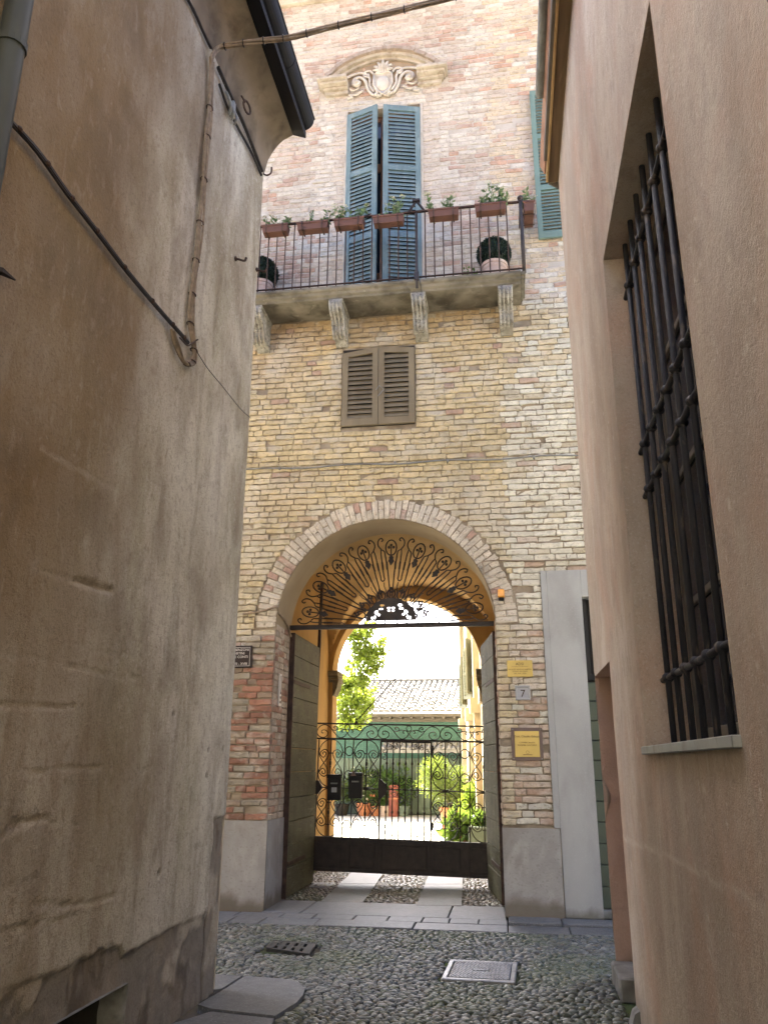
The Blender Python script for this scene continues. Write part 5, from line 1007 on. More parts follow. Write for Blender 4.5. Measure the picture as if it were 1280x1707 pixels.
def left_fn(u, v):
    d = .010*(fbm(u*1.3, v*1.3, 51)-.5)+.004*(fbm(u*6, v*6, 52)-.5)
    L = lw_(u, v); low = np.clip(-L/.012, 0, 1)
    cp = np.clip((u-5.93-.09*(fbm(v*3, v*0, 8)-.5)-.04*(fbm(v*16, u*9, 9)-.5))/.01, 0, 1)*np.clip((1.17+.05*(fbm(u*9, v*2, 3)-.5)-v)/.012, 0, 1)
    lt = np.clip((u-5.99+.05*np.sin(v*9))/.015, 0, 1)*np.clip((.72-v+.08*np.sin(u*25))/.02, 0, 1)*np.clip((v-.16)/.05, 0, 1)*np.clip((6.13-u)/.012, 0, 1)
    low = np.maximum(low, cp)*(1-.85*lt); lp = np.clip((fbm(u*3.2, v*3.2, 301)-.56)/.06, 0, 1)*low; dep = .017*np.maximum(np.clip(-L/.012, 0, 1), cp)+.012*low*(fbm(u*9, v*9, 5)-.3)
    crack = np.exp(-((u-5.93-.05*(fbm(v*5, v*0, 77)-.5))/.008)**2)*(v < .62); dep = dep+.03*crack
    pale = np.zeros_like(u); dark = crack*.8
    for (p, q, wd, dp) in scr:
        a = atX(*p, LX); b = atX(*q, LX); au, av = a[1], a[2]; bu, bv = b[1], b[2]; tt = np.clip(((u-au)*(bu-au)+(v-av)*(bv-av))/((bu-au)**2+(bv-av)**2), 0, 1)
        off = .03*(fbm(tt*6+p[0], tt*0, 4)-.5); dd = np.hypot(u-au-tt*(bu-au), v-av-tt*(bv-av)-off); wd = wd*.62; g_ = np.exp(-(dd/wd)**2)*(.5+.9*fbm(tt*8, tt*0+p[1], 6)); dep = dep+dp*g_*.9; pale = np.maximum(pale, .42*np.exp(-((dd-wd*.6)/(wd*1.2))**2)*(.4+.8*fbm(tt*14, tt*0+p[1], 7)))
    pit = fbm(u*26, v*26, 91, 2); pm = np.clip((pit-.86)/.05, 0, 1); dep = dep+.006*pm; pale = np.maximum(pale, pm*.35)
    for hx, hy in ((348, 1250), (372, 1248), (345, 1293), (266, 1455), (290, 1190)):
        a = atX(hx, hy, LX); hm = np.exp(-(((u-a[1])/.016)**2+((v-a[2])/.016)**2)); dep = dep+.02*hm; dark = np.maximum(dark, hm)
    pat_shade = np.clip((4.55+.75*(fbm(u*.9, v*.8, 201)-.5)*2+.25*(fbm(u*5, v*3, 203)-.5)*2-.16*(v-3)*(v < 3)-u)/1.1+.25, 0, 1)*(.55+.6*fbm(u*1.6, v*1.2, 207))*np.clip(.15+v/3.4, 0, 1)  # brown stain, plus painted darkening of the less lit near end
    dep = dep+.012*low*(fbm(u*18, v*18, 305)-.45)-.008*lp
    left_fn.m = (low*(1-.55*lp), np.maximum(np.clip(pale, 0, 1)*(1-low), .5*lp), np.maximum(dark, .7*np.clip((fbm(u*5, v*4, 309)-.6)/.08, 0, 1)*low), np.clip(pat_shade, 0, .95))
    edge = np.clip((u-(LC-.05))/.05, 0, 1)**2*.022
    return np.stack([LX+d-dep-edge-.01*np.clip(fbm(v*7, v*0, 61)-.55, 0, 1)*(u > LC-.08), u, v], -1)
uu, vv, P, Q = grid(U, V_, left_fn, [(3.2, 4.72, -1, .39)]); low, pale, dark, pat_shade = left_fn.m; mb = MB(); mb.add(P, Q); me = mb.mesh('wall', M['plaster_left'], True)
attr_vert(me, 'low', low); attr_vert(me, 'pale', pale); attr_vert(me, 'dark', dark); attr_vert(me, 'patina_shade', pat_shade); part('wall', me, None, lh)
mb = MB(); mb.quad((LX-.02, LC-.002, 0), (-8, LC-.002, 0), (-8, LC-.002, 7.5), (LX-.02, LC-.002, 7.5)); part('street_wall', mb, 'whitewall', lh)  # street side is unseen, made pale to bounce sun onto the facade
mb = MB(); mb.quad((LX-.02, YB, 0), (LX-.02, .6, 0), (LX-.02, .6, ZTOP), (LX-.02, YB, ZTOP)); mb.quad((LX-.02, YB, 0), (-12, YB, 0), (-12, YB, 7.5), (LX-.02, YB, 7.5)); part('side_wall', mb, 'plaster_left', lh)
# cellar opening
mb = MB()
for y in (3.2, 4.72): U = axis(LX-.16, LX+.003, .02); uu, vv, P, Q = grid(U, axis(0, .39, .02), lambda u, v: np.stack([u, y+.05*(fbm(u*9, v*9, 5)-.5), v], -1)); mb.add(P, Q)
mb.quad((LX, 3.2, .39), (LX, 4.72, .39), (LX-.3, 4.72, .39), (LX-.3, 3.2, .39)); part('cellar_reveal', mb, 'stepstone', lh)  # dark stone colour puts the recess shade into the reveal
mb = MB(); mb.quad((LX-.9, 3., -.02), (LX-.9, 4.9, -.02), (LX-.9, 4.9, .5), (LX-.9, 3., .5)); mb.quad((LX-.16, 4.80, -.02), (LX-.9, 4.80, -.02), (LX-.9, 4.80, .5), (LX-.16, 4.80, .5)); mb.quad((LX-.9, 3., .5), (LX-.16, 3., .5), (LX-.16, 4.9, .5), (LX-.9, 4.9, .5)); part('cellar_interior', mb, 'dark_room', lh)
# cove, gutter
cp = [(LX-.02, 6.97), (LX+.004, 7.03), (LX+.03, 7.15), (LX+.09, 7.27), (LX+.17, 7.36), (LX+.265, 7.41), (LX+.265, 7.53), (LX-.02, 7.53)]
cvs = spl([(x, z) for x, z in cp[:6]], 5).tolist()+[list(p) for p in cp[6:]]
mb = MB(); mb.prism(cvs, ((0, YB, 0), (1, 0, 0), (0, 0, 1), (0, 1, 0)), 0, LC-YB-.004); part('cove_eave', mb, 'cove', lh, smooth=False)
mb = MB(); gp = [(-1.876, 7.415), (-1.745, 7.36), (-1.745, 7.43), (-1.876, 7.47)]; mb.prism(gp, ((0, YB, 0), (1, 0, 0), (0, 0, 1), (0, 1, 0)), 0, LC-YB); gc = (-1.775, 7.545); gr_ = .11
ga = [(gc[0]+gr_*math.cos(a), gc[1]+gr_*math.sin(a)) for a in np.linspace(-math.pi, 0, 15)]+[(gc[0]+gr_+.012, gc[1]+.012)]; ga2 = [(gc[0]+(gr_-.006)*math.cos(a), gc[1]+(gr_-.006)*math.sin(a)) for a in np.linspace(0, -math.pi, 15)]
mb.prism(ga+ga2, ((0, YB, 0), (1, 0, 0), (0, 0, 1), (0, 1, 0)), 0, LC-YB-.02); mb.prism(ga[:-1], ((0, LC-.03, 0), (1, 0, 0), (0, 0, 1), (0, 1, 0)), 0, .012)
for y in (1.5, 3.5, 5.45): mb.prism([(gc[0]+(gr_+.006)*math.cos(a), gc[1]+(gr_+.006)*math.sin(a)) for a in np.linspace(-math.pi, .1, 15)]+[(gc[0]+(gr_-.002)*math.cos(a), gc[1]+(gr_-.002)*math.sin(a)) for a in np.linspace(.1, -math.pi, 15)], ((0, y, 0), (1, 0, 0), (0, 0, 1), (0, 1, 0)), 0, .03)
part('gutter', mb, 'gutter', lh)
mb = MB(); mb.prism([(-1.80, 7.60), (-5, 8.5), (-8.2, 7.6), (-8.2, 7.5), (-5, 8.4), (-1.80, 7.54)], ((0, YB-.2, 0), (1, 0, 0), (0, 0, 1), (0, 1, 0)), 0, LC-YB+.25); part('roof', mb, 'roof', lh)
# downpipe
mb = MB(); a = atX(57, 0, -2.06); xp, yp, rp = -2.065, 2.50, .058; mb.tube([(xp, yp, .0), (xp, yp, 7.4)], rp, 16, cap=False); dpo = part('downpipe', mb, 'pipe', lh, smooth=True); mb = MB()
for zz in (4.58, 2.4, 6.4): mb = MB(); mb.lathe((xp, yp, zz), [(rp+.001, -.02), (rp+.008, -.018), (rp+.008, .018), (rp+.001, .02)], 16); mb.tube([(xp-.05, yp, zz), (LX-.02, yp, zz)], .012, 6); part('pipe_clip', mb, 'pipe', dpo)
# cables fixed on the wall and crossing the alley
def wl(px, off=.03): return [atX(x, y, LX+off) for x, y in px]
cb = thing('wall_cables', 'brown bundled cables clipped down the brown plaster wall with a hanging loop', 'cables', wl([(340, 400)])[0]); rg = np.random.default_rng(2)
run = spl(wl([(353, 100), (350, 180), (345, 240), (338, 330), (330, 410), (322, 480), (318, 540), (324, 590), (318, 606), (305, 602), (294, 575), (288, 552)]), 6); mb = MB()
for k in range(4):
    o = np.array((.008*(k % 2), .0175*(k-1.5), 0)); wv = np.stack([.004*np.sin(np.arange(len(run))*.5+k), .005*np.sin(np.arange(len(run))*.37+k*2), 0*run[:, 0]], 1); mb.tube(run+o*1.0+wv, .0085 if k else .011, 6)
part('cable', mb, 'cable', cb); mb = MB(); 
run2 = spl(wl([(-40, 140), (0, 185), (60, 250), (110, 320), (160, 385), (215, 457), (268, 520), (300, 556), (313, 572)], .028), 6)
for k in range(3): mb.tube(run2+np.array((.004, .012*(k-1), .010*(k-1))), .012 if k == 1 else .008, 6)
part('black_cable', mb, 'cable_black', cb); mb = MB()
for i in list(range(6, 56, 5)): mb = MB(); mb.tube([run[i]+np.array((.022*math.cos(q), .036*math.sin(q), 0)) for q in np.linspace(0, 6.283, 9)], .005, 5, cap=False); part('cable_clip', mb, 'iron_rust', cb)
for i in range(4, 46, 5): mb = MB(); mb.ell(run2[i]+np.array((.01, 0, 0)), (.016, .022, .016), 6, 4); part('cable_clip', mb, 'iron_rust', cb)
mb = MB(); mb.tube(spl(wl([(300, 563), (313, 576), (322, 571), (330, 566)], .05), 4), .006, 5); part('binding_wire', mb, 'iron_rust', cb)
mb = MB(); mb.tube(spl(wl([(322, 575), (345, 612), (372, 645), (400, 680), (418, 697)], .012), 6), .0028, 4); part('thin_wire', mb, 'cable_black', cb)
mb = MB(); mb.tube(spl(wl([(300, -25), (322, 15), (340, 55), (352, 80)], .02), 5), .012, 6); mb.tube(spl([atX(x, y, LX+o) for x, y, o in ((364, 112, .03), (385, 160, .035), (410, 215, .03), (437, 285, .02))], 6), .016, 6); mb.tube(spl(wl([(366, 140, ), (380, 180), (398, 215), (420, 255), (436, 292)], .02), 6), .011, 6); part('eave_conduit', mb, 'cable_black', cb)
mb = MB()
for dx, dy in ((0, 0), (4, 10), (8, 18)): a = atX(378+dx, 172+dy, LX+.03); mb.tube(spl([a+np.array((0, -.03, .09)), a+np.array((.03, -.02, .02)), a+np.array((.045, 0, -.05)), a+np.array((.02, .03, -.09))], 4), .011, 6)
a = atX(386, 182, LX+.04); mb.bbox(a-np.array((.02, .03, .07)), a+np.array((.03, .03, .07)), .01); part('junction_box', mb, 'zinc', cb)
oh = thing('overhead_cable', 'thick bundled cable crossing high over the alley between the two houses', 'cable', atY(600, 33, 4.8)); mb = MB()
ohp = [atX(352, 110, LX+.03), atX(354, 95, LX+.05), atY(366, 80, 4.75), atY(400, 73, 4.78), atY(440, 68, 4.8), atY(480, 63, 4.8), atY(530, 51, 4.8), atY(600, 33, 4.8), atY(660, 19, 4.8), atY(760, -6, 4.8), atY(900, -45, 4.8), (.64, 4.85, 7.62)]
run = spl(ohp, 6)
for k in range(5): q = np.arange(len(run)); o = np.stack([0*q, .016*np.cos(k*1.26+q*.10), .016*np.sin(k*1.26+q*.10)], 1); mb.tube(run+o, .0085, 5)
part('cable', mb, 'cable', oh); mb = MB()
for i in range(14, 64, 5): mb = MB(); mb.tube([run[i]+np.array((0, .028*math.cos(q), .028*math.sin(q))) for q in np.linspace(0, 6.283, 9)], .005, 5, cap=False); part('cable_tie', mb, 'black', oh)
# iron ring and hooks
cpt = np.array((LX+.13, 5.72, 7.30)); t = thing('iron_ring', 'rusty iron ring hanging from the cove eave of the brown house', 'ring', cpt); a = atX(412, 179, LX+.12); mb = MB(); mb.tube([a+np.array((.012*math.cos(q), .055*math.cos(q), .055*math.sin(q))) for q in np.linspace(0, 6.283, 17)], .009, 6, cap=False); part('ring', mb, 'iron_rust', t); mb = MB(); mb.tube([a+np.array((0, -.055, 0)), a+np.array((-.03, -.07, .06))], .008, 5); part('staple', mb, 'iron_rust', t)
t = thing('iron_hook', 'rusty double hook at the far top corner of the brown house', 'hook', atY(440, 285, LC)); mb = MB(); f_ = lambda *p: [atY(x, y, LC-.02) for x, y in p]; mb.tube(spl(f_((436, 283), (440, 290), (446, 292), (452, 288), (453, 279)), 5), .009, 6); part('hook', mb, 'iron_rust', t); mb = MB(); mb.tube(spl(f_((432, 255), (437, 250), (440, 256), (435, 262), (432, 258)), 4), .014, 6); mb.tube(f_((437, 256), (438, 285)), .008, 5); part('chain', mb, 'iron_rust', t)
for px, py, lb in ((393, 434, 'small rusty hook in the brown wall beside the bundled cables'), (428, 452, 'small iron peg at the far edge of the brown wall by the balcony')):
    a = atX(px, py, LX); t = thing('wall_hook', lb, 'hook', a, 'iron hooks in the brown wall'); mb = MB(); mb.tube(spl([a+np.array(p) for p in ((-.03, -.03, .01), (.03, -.01, 0), (.075, .01, -.005), (.085, .02, .03))], 5), .010, 6); part('hook', mb, 'iron_rust', t); mb = MB(); mb.lathe(a+np.array((.004, -.015, .005)), [(.022, 0), (.018, .01), (0, .012)], 8, axis=0); part('rosette', mb, 'iron_rust', t)
a = atX(2, 462, LX); t = thing('iron_peg', 'pointed black iron peg under the black cable on the brown wall', 'peg', a); mb = MB(); mb.tube([a+np.array((-.03, -.08, 0)), a+np.array((.03, -.04, 0)), a+np.array((.05, .03, 0))], [.02, .02, .004], 6); part('peg', mb, 'iron', t)

# ================================================================== RIGHT HOUSE
rh = thing('pink_house', 'faded pink plastered house with a tall barred window', 'house', (RX, RC, 0))
WY0, WY1, WZa, WZb = 2.73, 4.585, 1.635, 4.625; NY0, NY1, NZ = 5.93, 7.02, 2.245
U = axis(.4, RC, .016, (WY0, WY1, NY0, NY1)); V_ = axis(0, 7.27, .02, (WZa, WZb, NZ))
crk = [((1032, 1393), (1062, 1408)), ((1062, 1408), (1100, 1422)), ((1100, 1422), (1180, 1462)), ((1180, 1462), (1275, 1520)), ((1095, 1255), (1101, 1330)), ((1101, 1330), (1106, 1400)), ((1170, 1180), (1180, 1290))]
def right_fn(u, v):
    d = .008*(fbm(u*1.1, v*1.1, 151)-.5)+.003*(fbm(u*6, v*6, 152)-.5); e = np.clip((u-RC+.06)/.06, 0, 1)
    brk = np.clip((fbm(v*5, u*3, 161)-.56)/.05, 0, 1)*(v < 2.4)*np.clip((u-NY1+.02)/.02, 0, 1); hole = np.exp(-((v-1.30)/.12)**2)*np.clip((u-NY1+.01)/.02, 0, 1)
    pale = np.zeros_like(u)
    for n_, (p, q) in enumerate(crk):
        a = atX(*p, RX); b = atX(*q, RX); tt = np.clip(((u-a[1])*(b[1]-a[1])+(v-a[2])*(b[2]-a[2]))/((b[1]-a[1])**2+(b[2]-a[2])**2), 0, 1)
        dd = np.hypot(u-a[1]-tt*(b[1]-a[1]), v-a[2]-tt*(b[2]-a[2])-.03*(fbm(tt*5+p[0], tt*0, 4)-.5)); pale = np.maximum(pale, .6*np.exp(-(dd/.011)**2)*(.4+.9*fbm(tt*9, tt*0+p[1], 3)))
    pale = np.maximum(pale, .7*np.clip((fbm(u*22, v*22, 171, 2)-.84)/.05, 0, 1)); right_fn.m = (brk*.7, hole*.8, pale)
    return np.stack([RX+d+.03*brk+.05*hole+e*e*.01, u-.05*hole-.012*brk, v], -1)
uu, vv, P, Q = grid(U, V_, right_fn, [(WY0, WY1, WZa, WZb), (NY0, NY1, -1, NZ)]); mb = MB(); mb.add(P, Q); me = mb.mesh('wall', M['plaster_right'], True); attr_vert(me, 'low', right_fn.m[0]); attr_vert(me, 'dark', right_fn.m[1]); attr_vert(me, 'pale', right_fn.m[2]); part('wall', me, None, rh)
mb = MB(); mb.quad((RX+.003, YB, 0), (RX+.003, .4, 0), (RX+.003, .4, 7.3), (RX+.003, YB, 7.3)); mb.quad((RX, YB, 0), (3.4, YB, 0), (3.4, YB, 7.3), (RX, YB, 7.3)); mb.quad((5, YB, 0), (3.4, RC, 0), (3.4, RC, 7.3), (5, YB, 7.3)); part('side_wall', mb, 'plaster_right', rh)
mb = MB(); mb.quad((RX+.01, RC, 0), (3.4, RC, 0), (3.4, RC, 7.3), (RX+.01, RC, 7.3)); part('street_wall', mb, 'whitewall', rh)  # unseen side, kept pale to bounce light across to the facade
# window reveal, frame, grille, sill
D = .26; X1 = RX+D; mb = MB()
for y in (WY0, WY1):
    uu, vv, P, Q = grid(axis(RX-.002, X1+.1, .03), axis(WZa, WZb, .05), lambda u, v: np.stack([u, y+.004*(fbm(u*8, v*5, 71)-.5), v], -1)); mb.add(P, Q)
mb.quad((RX-.001, WY0-.02, WZb), (RX-.001, WY1+.02, WZb), (X1+.1, WY1+.02, WZb), (X1+.1, WY0-.02, WZb)); mb.quad((RX+.01, WY0-.02, WZa), (RX+.01, WY1+.02, WZa), (X1+.1, WY1+.02, WZa), (X1+.1, WY0-.02, WZa)); me = mb.mesh('window_reveal', M['plaster_right'], False); part('window_reveal', me, None, rh)
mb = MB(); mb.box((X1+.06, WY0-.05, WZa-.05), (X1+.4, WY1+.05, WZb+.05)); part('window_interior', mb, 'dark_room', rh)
mb = MB(); ym = (WY0+WY1)/2
for y0, y1, z0, z1 in ((WY0, WY0+.08, WZa, WZb), (WY1-.08, WY1, WZa, WZb), (ym-.06, ym+.06, WZa, WZb), (WY0+.081, ym-.061, WZa, WZa+.09), (ym+.061, WY1-.081, WZa, WZa+.09), (WY0+.081, ym-.061, WZb-.09, WZb), (ym+.061, WY1-.081, WZb-.09, WZb)): mb.bbox((X1, y0, z0), (X1+.05, y1, z1), .005)
for zz in (2.35, 3.05, 3.8): mb.bbox((X1+.002, WY0+.081, zz), (X1+.048, ym-.061, zz+.04), .005); mb.bbox((X1+.002, ym+.061, zz), (X1+.048, WY1-.081, zz+.04), .005)
wf = part('window_frame', mb, 'shadewood', rh); mb = MB(); mb.box((X1+.02, WY0+.08, WZa+.09), (X1+.026, WY1-.08, WZb-.09)); part('pane', mb, 'glass', wf)
gg = bpy.data.objects.new('window_grille', None); COL.objects.link(gg); gg.parent = rh; gg.location = -rh.location
Xg = RX+.115; hz = [(1.99, ), (3.07, ), (3.36, ), (4.40, )]; hz = [x[0]*1.0 for x in hz]
hz = [1.55+(z-1.55)*((Xg)/.84) for z in (1.995, 3.07, 3.35, 4.42)]
ys = np.linspace(4.44, WY0+.09, 8)
for z in hz:
    mb = MB(); mb.tube([(Xg, WY1+.05, z), (Xg, WY0-.05, z)], .016, 8)
    for y in ys: mb.ell((Xg, y, z), (.031, .031, .027), 10, 6)
    part('crossbar', mb, 'iron_grille', gg, smooth=True)
for y in ys:
    m1 = MB(); m1.tube([(Xg, y, WZa-.02), (Xg, y, WZb+.02)], .0155, 8); part('bar', m1, 'iron_grille', gg, smooth=True)
mb = MB(); mb.bbox((RX-.03, WY0-.01, WZa-.036), (X1, WY1+.01, WZa+.004), .004); part('window_sill', mb, 'zinc', rh)
# corner doorway: jambs, soffit, door, step, guard stone
mb = MB(); Xd = RX+.30
for y in (NY0, NY1):
    uu, vv, P, Q = grid(axis(RX+.002, Xd, .03), axis(0, NZ, .04), lambda u, v: np.stack([u+.02*np.clip(fbm(v*6, u*0, 45)-.55, 0, 1)*(u < RX+.03), y+.02*(fbm(u*7, v*4, 33)-.5), v], -1)); mb.add(P, Q)
mb.quad((RX, NY0, NZ), (RX, NY1, NZ), (Xd, NY1, NZ), (Xd, NY0, NZ)); me = mb.mesh('door_reveal', M['plaster_right'], False); attr_vert(me, 'low', np.full(len(me.vertices), .6)); part('door_reveal', me, None, rh)
mb = MB()
for i in range(6): y = NY0+i*(NY1-NY0)/6; mb.bbox((Xd, y+.003, .1), (Xd+.05, y+(NY1-NY0)/6-.003, NZ), .005)
part('door', mb, 'door_wood', rh); mb = MB(); mb.bbox((RX-.035, NY0+.55, -.03), (Xd, NY1-.01, .13), .012); part('door_step', mb, 'stepstone', rh)
mb = MB(); mb.prism([(0, 0), (.07, 0), (.03, .11), (0, .13)], ((RX+.0, NY0-.16, -.02), (-1, 0, 0), (0, 0, 1), (0, 1, 0)), 0, .13); part('guard_stone', mb, 'stepstone', rh)
# eave
mb = MB(); zE = 7.25; mb.bbox((.60, YB, zE), (RX+.02, RC-.03, zE+.03), .004); part('eave_board', mb, 'wood_eave', rh)
mb = MB(); mb.bbox((.575, YB, zE-.012), (.599, RC-.05, zE+.05), .003); part('eave_batten', mb, 'wood_pale', rh)
mb = MB(); mb.bbox((.545, YB, zE+.0), (.5745, RC-.35, zE+.14), .003); mb.prism([(.60, zE-.001), (RX+.03, zE-.001), (RX+.03, zE-.10)], ((0, RC-.03, 0), (1, 0, 0), (0, 0, 1), (0, 1, 0)), 0, .02); part('fascia', mb, 'shadewood', rh)
mb = MB(); ga = [(.505+.05*math.cos(a), zE+.20+.05*math.sin(a)) for a in np.linspace(-math.pi, 0, 13)]; mb.prism(ga+[(.555, zE+.21), (.455, zE+.21)], ((0, YB, 0), (1, 0, 0), (0, 0, 1), (0, 1, 0)), 0, RC-1.0-YB); part('gutter', mb, 'zinc', rh)
mb = MB(); mb.prism([(.52, zE+.17), (2.1, 7.9), (3.7, 7.4), (3.7, 7.3), (2.1, 7.78), (.56, zE+.05)], ((0, YB-.2, 0), (1, 0, 0), (0, 0, 1), (0, 1, 0)), 0, RC-YB+.1); part('roof', mb, 'roof', rh)

# ================================================================== COURTYARD
# wing on the right, seen obliquely
pa, pb = np.array((-.34, 14.05)), np.array((-1.42, 25.6)); ud = (pb-pa)/np.linalg.norm(pb-pa); nd = np.array((-ud[1], ud[0])); Lw = np.linalg.norm(pb-pa)
wg = thing('courtyard_wing', 'sunlit cream house wing with grey shutters along the courtyard', 'house', (*pa, 0)); UU, NN = (ud[0], ud[1], 0), (nd[0], nd[1], 0)
def wp(s, d, z): return (pa[0]+ud[0]*s+nd[0]*d, pa[1]+ud[1]*s+nd[1]*d, z)
frw = ((pa[0], pa[1], 0), UU, (0, 0, 1), NN)
mb = MB(); mb.prism([(0, 0), (Lw, 0), (Lw, 8.5), (0, 8.5)], frw, -4, 0); part('wall', mb, 'cream_wing', wg)
mb = MB()
for s, d in ((.3, .1), (3.4, .12), (6.6, .1), (Lw-.25, .12)): mb.prism([(s-.22, 0), (s+.22, 0), (s+.22, 8.4), (s-.22, 8.4)], frw, 0, d); mb.prism([(s-.3, 2.55), (s+.3, 2.55), (s+.32, 2.85), (s-.32, 2.85)], frw, 0, d+.08)
part('pilaster', mb, 'cream_wing', wg)
for s in (5.5, 8.9):
    mb = MB(); mb.prism([(s-.45, 3.1), (s+.45, 3.1), (s+.45, 4.3), (s-.45, 4.3)], frw, .001, .01); wd_ = part('window', mb, 'dark_room', wg)
    for q in (-1, 1):
        mb = MB(); a = np.array(wp(s+q*.47, .03, 3.06)); b = np.array(wp(s+q*.88, .20, 3.06)); u_ = (b-a)/np.linalg.norm(b-a); louvre(mb, .45, 1.25, [.62], .06, (a, u_, (0, 0, 1), np.cross(u_, (0, 0, 1))), .06); part('shutter', mb, 'shut_grey', wd_)
mb = MB(); mb.prism([(-.1, 8.5), (Lw+.3, 8.5), (Lw+.3, 8.65), (-.1, 8.65)], frw, -4, .5); part('eave', mb, 'shadewood', wg)
# long low outbuilding at the back
sh_ = thing('tiled_outbuilding', 'long low outbuilding with a pale pantile roof at the back of the courtyard', 'outbuilding', (-5, 27, 0))
mb = MB(); mb.box((-16, 27.1, 0), (3, 31, 3.05)); part('wall', mb, 'greywall', sh_)
mb = MB(); mb.box((-16, 27.04, 1.70), (-1.2, 27.09, 2.86)); part('board_panel', mb, 'net', sh_)
mb = MB(); mb.box((-16, 26.72, 2.99), (3, 27.1, 3.09)); mb.box((-16, 26.98, 2.84), (3, 27.095, 2.9899))
for i in range(40): mb.box((-12+i*.35, 26.66, 2.93), (-11.92+i*.35, 27.1, 2.989))
part('eave_rafter', mb, 'shadewood', sh_)
def tiles(mb, x0, x1, y0, z0, y1, z1, nr, pw=.2):
    n = int((x1-x0)/pw); rg = np.random.default_rng(9)
    for r_ in range(nr):
        ya, yb = y0+(y1-y0)*r_/nr, y0+(y1-y0)*(r_+1.18)/nr; za, zb = z0+(z1-z0)*r_/nr+.035, z0+(z1-z0)*(r_+1.18)/nr
        a = np.linspace(0, math.pi, 5)
        for i in range(n):
            x = x0+(i+.5)*pw+rg.normal()*.008; dz = rg.normal()*.008; k = np.stack([x+pw*.46*np.cos(a), np.full(5, ya+rg.normal()*.01), za+dz+.07*np.sin(a)], 1); k2 = np.stack([x+pw*.36*np.cos(a), np.full(5, yb), zb+.06*np.sin(a)], 1)
            mb.add(np.concatenate([k, k2]), [(j, j+1, 5+j+1, 5+j) for j in range(4)]+[(0, 1, 2, 3, 4)])
    mb.quad((x0, y0, z0+.02), (x1, y0, z0+.02), (x1, y1, z1), (x0, y1, z1))
mb = MB(); tiles(mb, -9.5, -.6, 26.65, 3.12, 31, 4.5, 13); mb.quad((-16, 26.7, 3.1), (-9.5, 26.7, 3.1), (-9.5, 31, 4.48), (-16, 31, 4.48)); rfo = part('roof', mb, 'roof_pale', sh_)
mb = MB(); 
for i in range(34): mb.tube([(-9.5+i*.27, 31, 4.55), (-9.5+i*.27+.29, 31, 4.57)], .085, 8)
part('ridge_tile', mb, 'roof_pale', rfo)
mb = MB(); tiles(mb, -4.15, -.8, 26.3, 1.93, 27.0, 2.2, 2, .16); mb.box((-4.15, 26.3, 1.86), (-.8, 26.36, 1.95)); part('lean_to_roof', mb, 'roof_pale', sh_)
for i in range(7):
    mb = MB(); x = -6+i*.72; mb.bbox((x+.02, 27.05, .05), (x+.68, 27.098, 1.78), .006); mb.bbox((x+.1, 27.03, .2), (x+.6, 27.0495, .85), .006); mb.bbox((x+.1, 27.03, .95), (x+.6, 27.0495, 1.68), .006); part('door_panel', mb, 'greywall', sh_)
# tree on the left
tr = thing('leafy_tree', 'sunlit yellow green tree overhanging the courtyard roof', 'tree', (-6.2, 20, 0)); mb = MB(); mb.tube(spl([(-6.2, 20, 0), (-6.15, 20, 2), (-6.0, 20, 4), (-5.6, 20, 6)], 5), np.linspace(.2, .12, 16), 10)
for e in ((-4.2, 19.8, 4.6), (-3.6, 20, 7.5), (-7.6, 20.5, 7), (-5, 19, 8.5), (-4.4, 20.2, 3.9), (-5.8, 21, 8.2), (-3.2, 20, 4.6)): mb.tube(spl([(-6.0, 20, 3.4), ((-6+e[0])/2, (20+e[1])/2, (3.4+e[2])/2+.6), e], 6), np.linspace(.09, .012, 13), 6)
part('trunk', mb, 'bark', tr, smooth=True)
rg = np.random.default_rng(21); cl = []
for px, py, r_, n in ((592, 1062, .32, 330), (606, 1085, .33, 260), (625, 1088, .3, 190), (618, 1112, .3, 230), (634, 1072, .2, 70), (592, 1106, .22, 90), (575, 1135, .28, 200), (598, 1132, .28, 230), (580, 1168, .34, 330), (602, 1165, .3, 260), (612, 1180, .2, 110), (575, 1196, .28, 200), (603, 1194, .26, 190), (570, 1150, .2, 120), (620, 1150, .12, 20), (645, 1080, .1, 10), (612, 1050, .2, 90)): cl.append((atY(px, py, 19.6+.6*rg.random()), r_, n))
for c, r_, n in (((-4.6, 20, 7.2), 1.4, 2000), ((-3.2, 20.3, 7.8), 1.2, 1400), ((-5.6, 19.6, 8.4), 1.5, 1800), ((-2.2, 20, 7.2), 1.0, 900), ((-6.6, 20.4, 6), 1.5, 1500), ((-5.5, 20, 4.6), 1.1, 1200), ((-4.9, 20.6, 9.2), 1.3, 1200), ((-3.2, 20, 9.2), 1.1, 700), ((-5.2, 19.8, 3.3), .9, 700), ((-1.6, 20.4, 8.2), .8, 450), ((-4.2, 20, 8.6), 1.2, 2600), ((-5.6, 20, 9.6), 1.3, 3000), ((-6.6, 20, 11), 1.3, 2600), ((-5.0, 20.3, 10.9), 1.2, 2400), ((-7.2, 20, 9.4), 1.2, 1800), ((-4.3, 19.7, 7.5), 1.0, 1500)): cl.append((np.array(c), r_, n))  # clumps above the view, several added to block sun from the passage floor
mb = MB()
for c, r_, n in cl:
    n = int(n*1.45); d = rg.normal(size=(n, 3)); d /= np.linalg.norm(d, axis=1)[:, None]; pos = c+d*(r_*rg.random(n)**.45)[:, None]*np.array((1, 1, .9)); pos += (fbm(pos[:, 0]*3, pos[:, 2]*3, 4)-.5)[:, None]*.3; leaves(mb, pos, .095, -.2, .75, rg)
part('crown', mb, 'leaf_tree', tr)
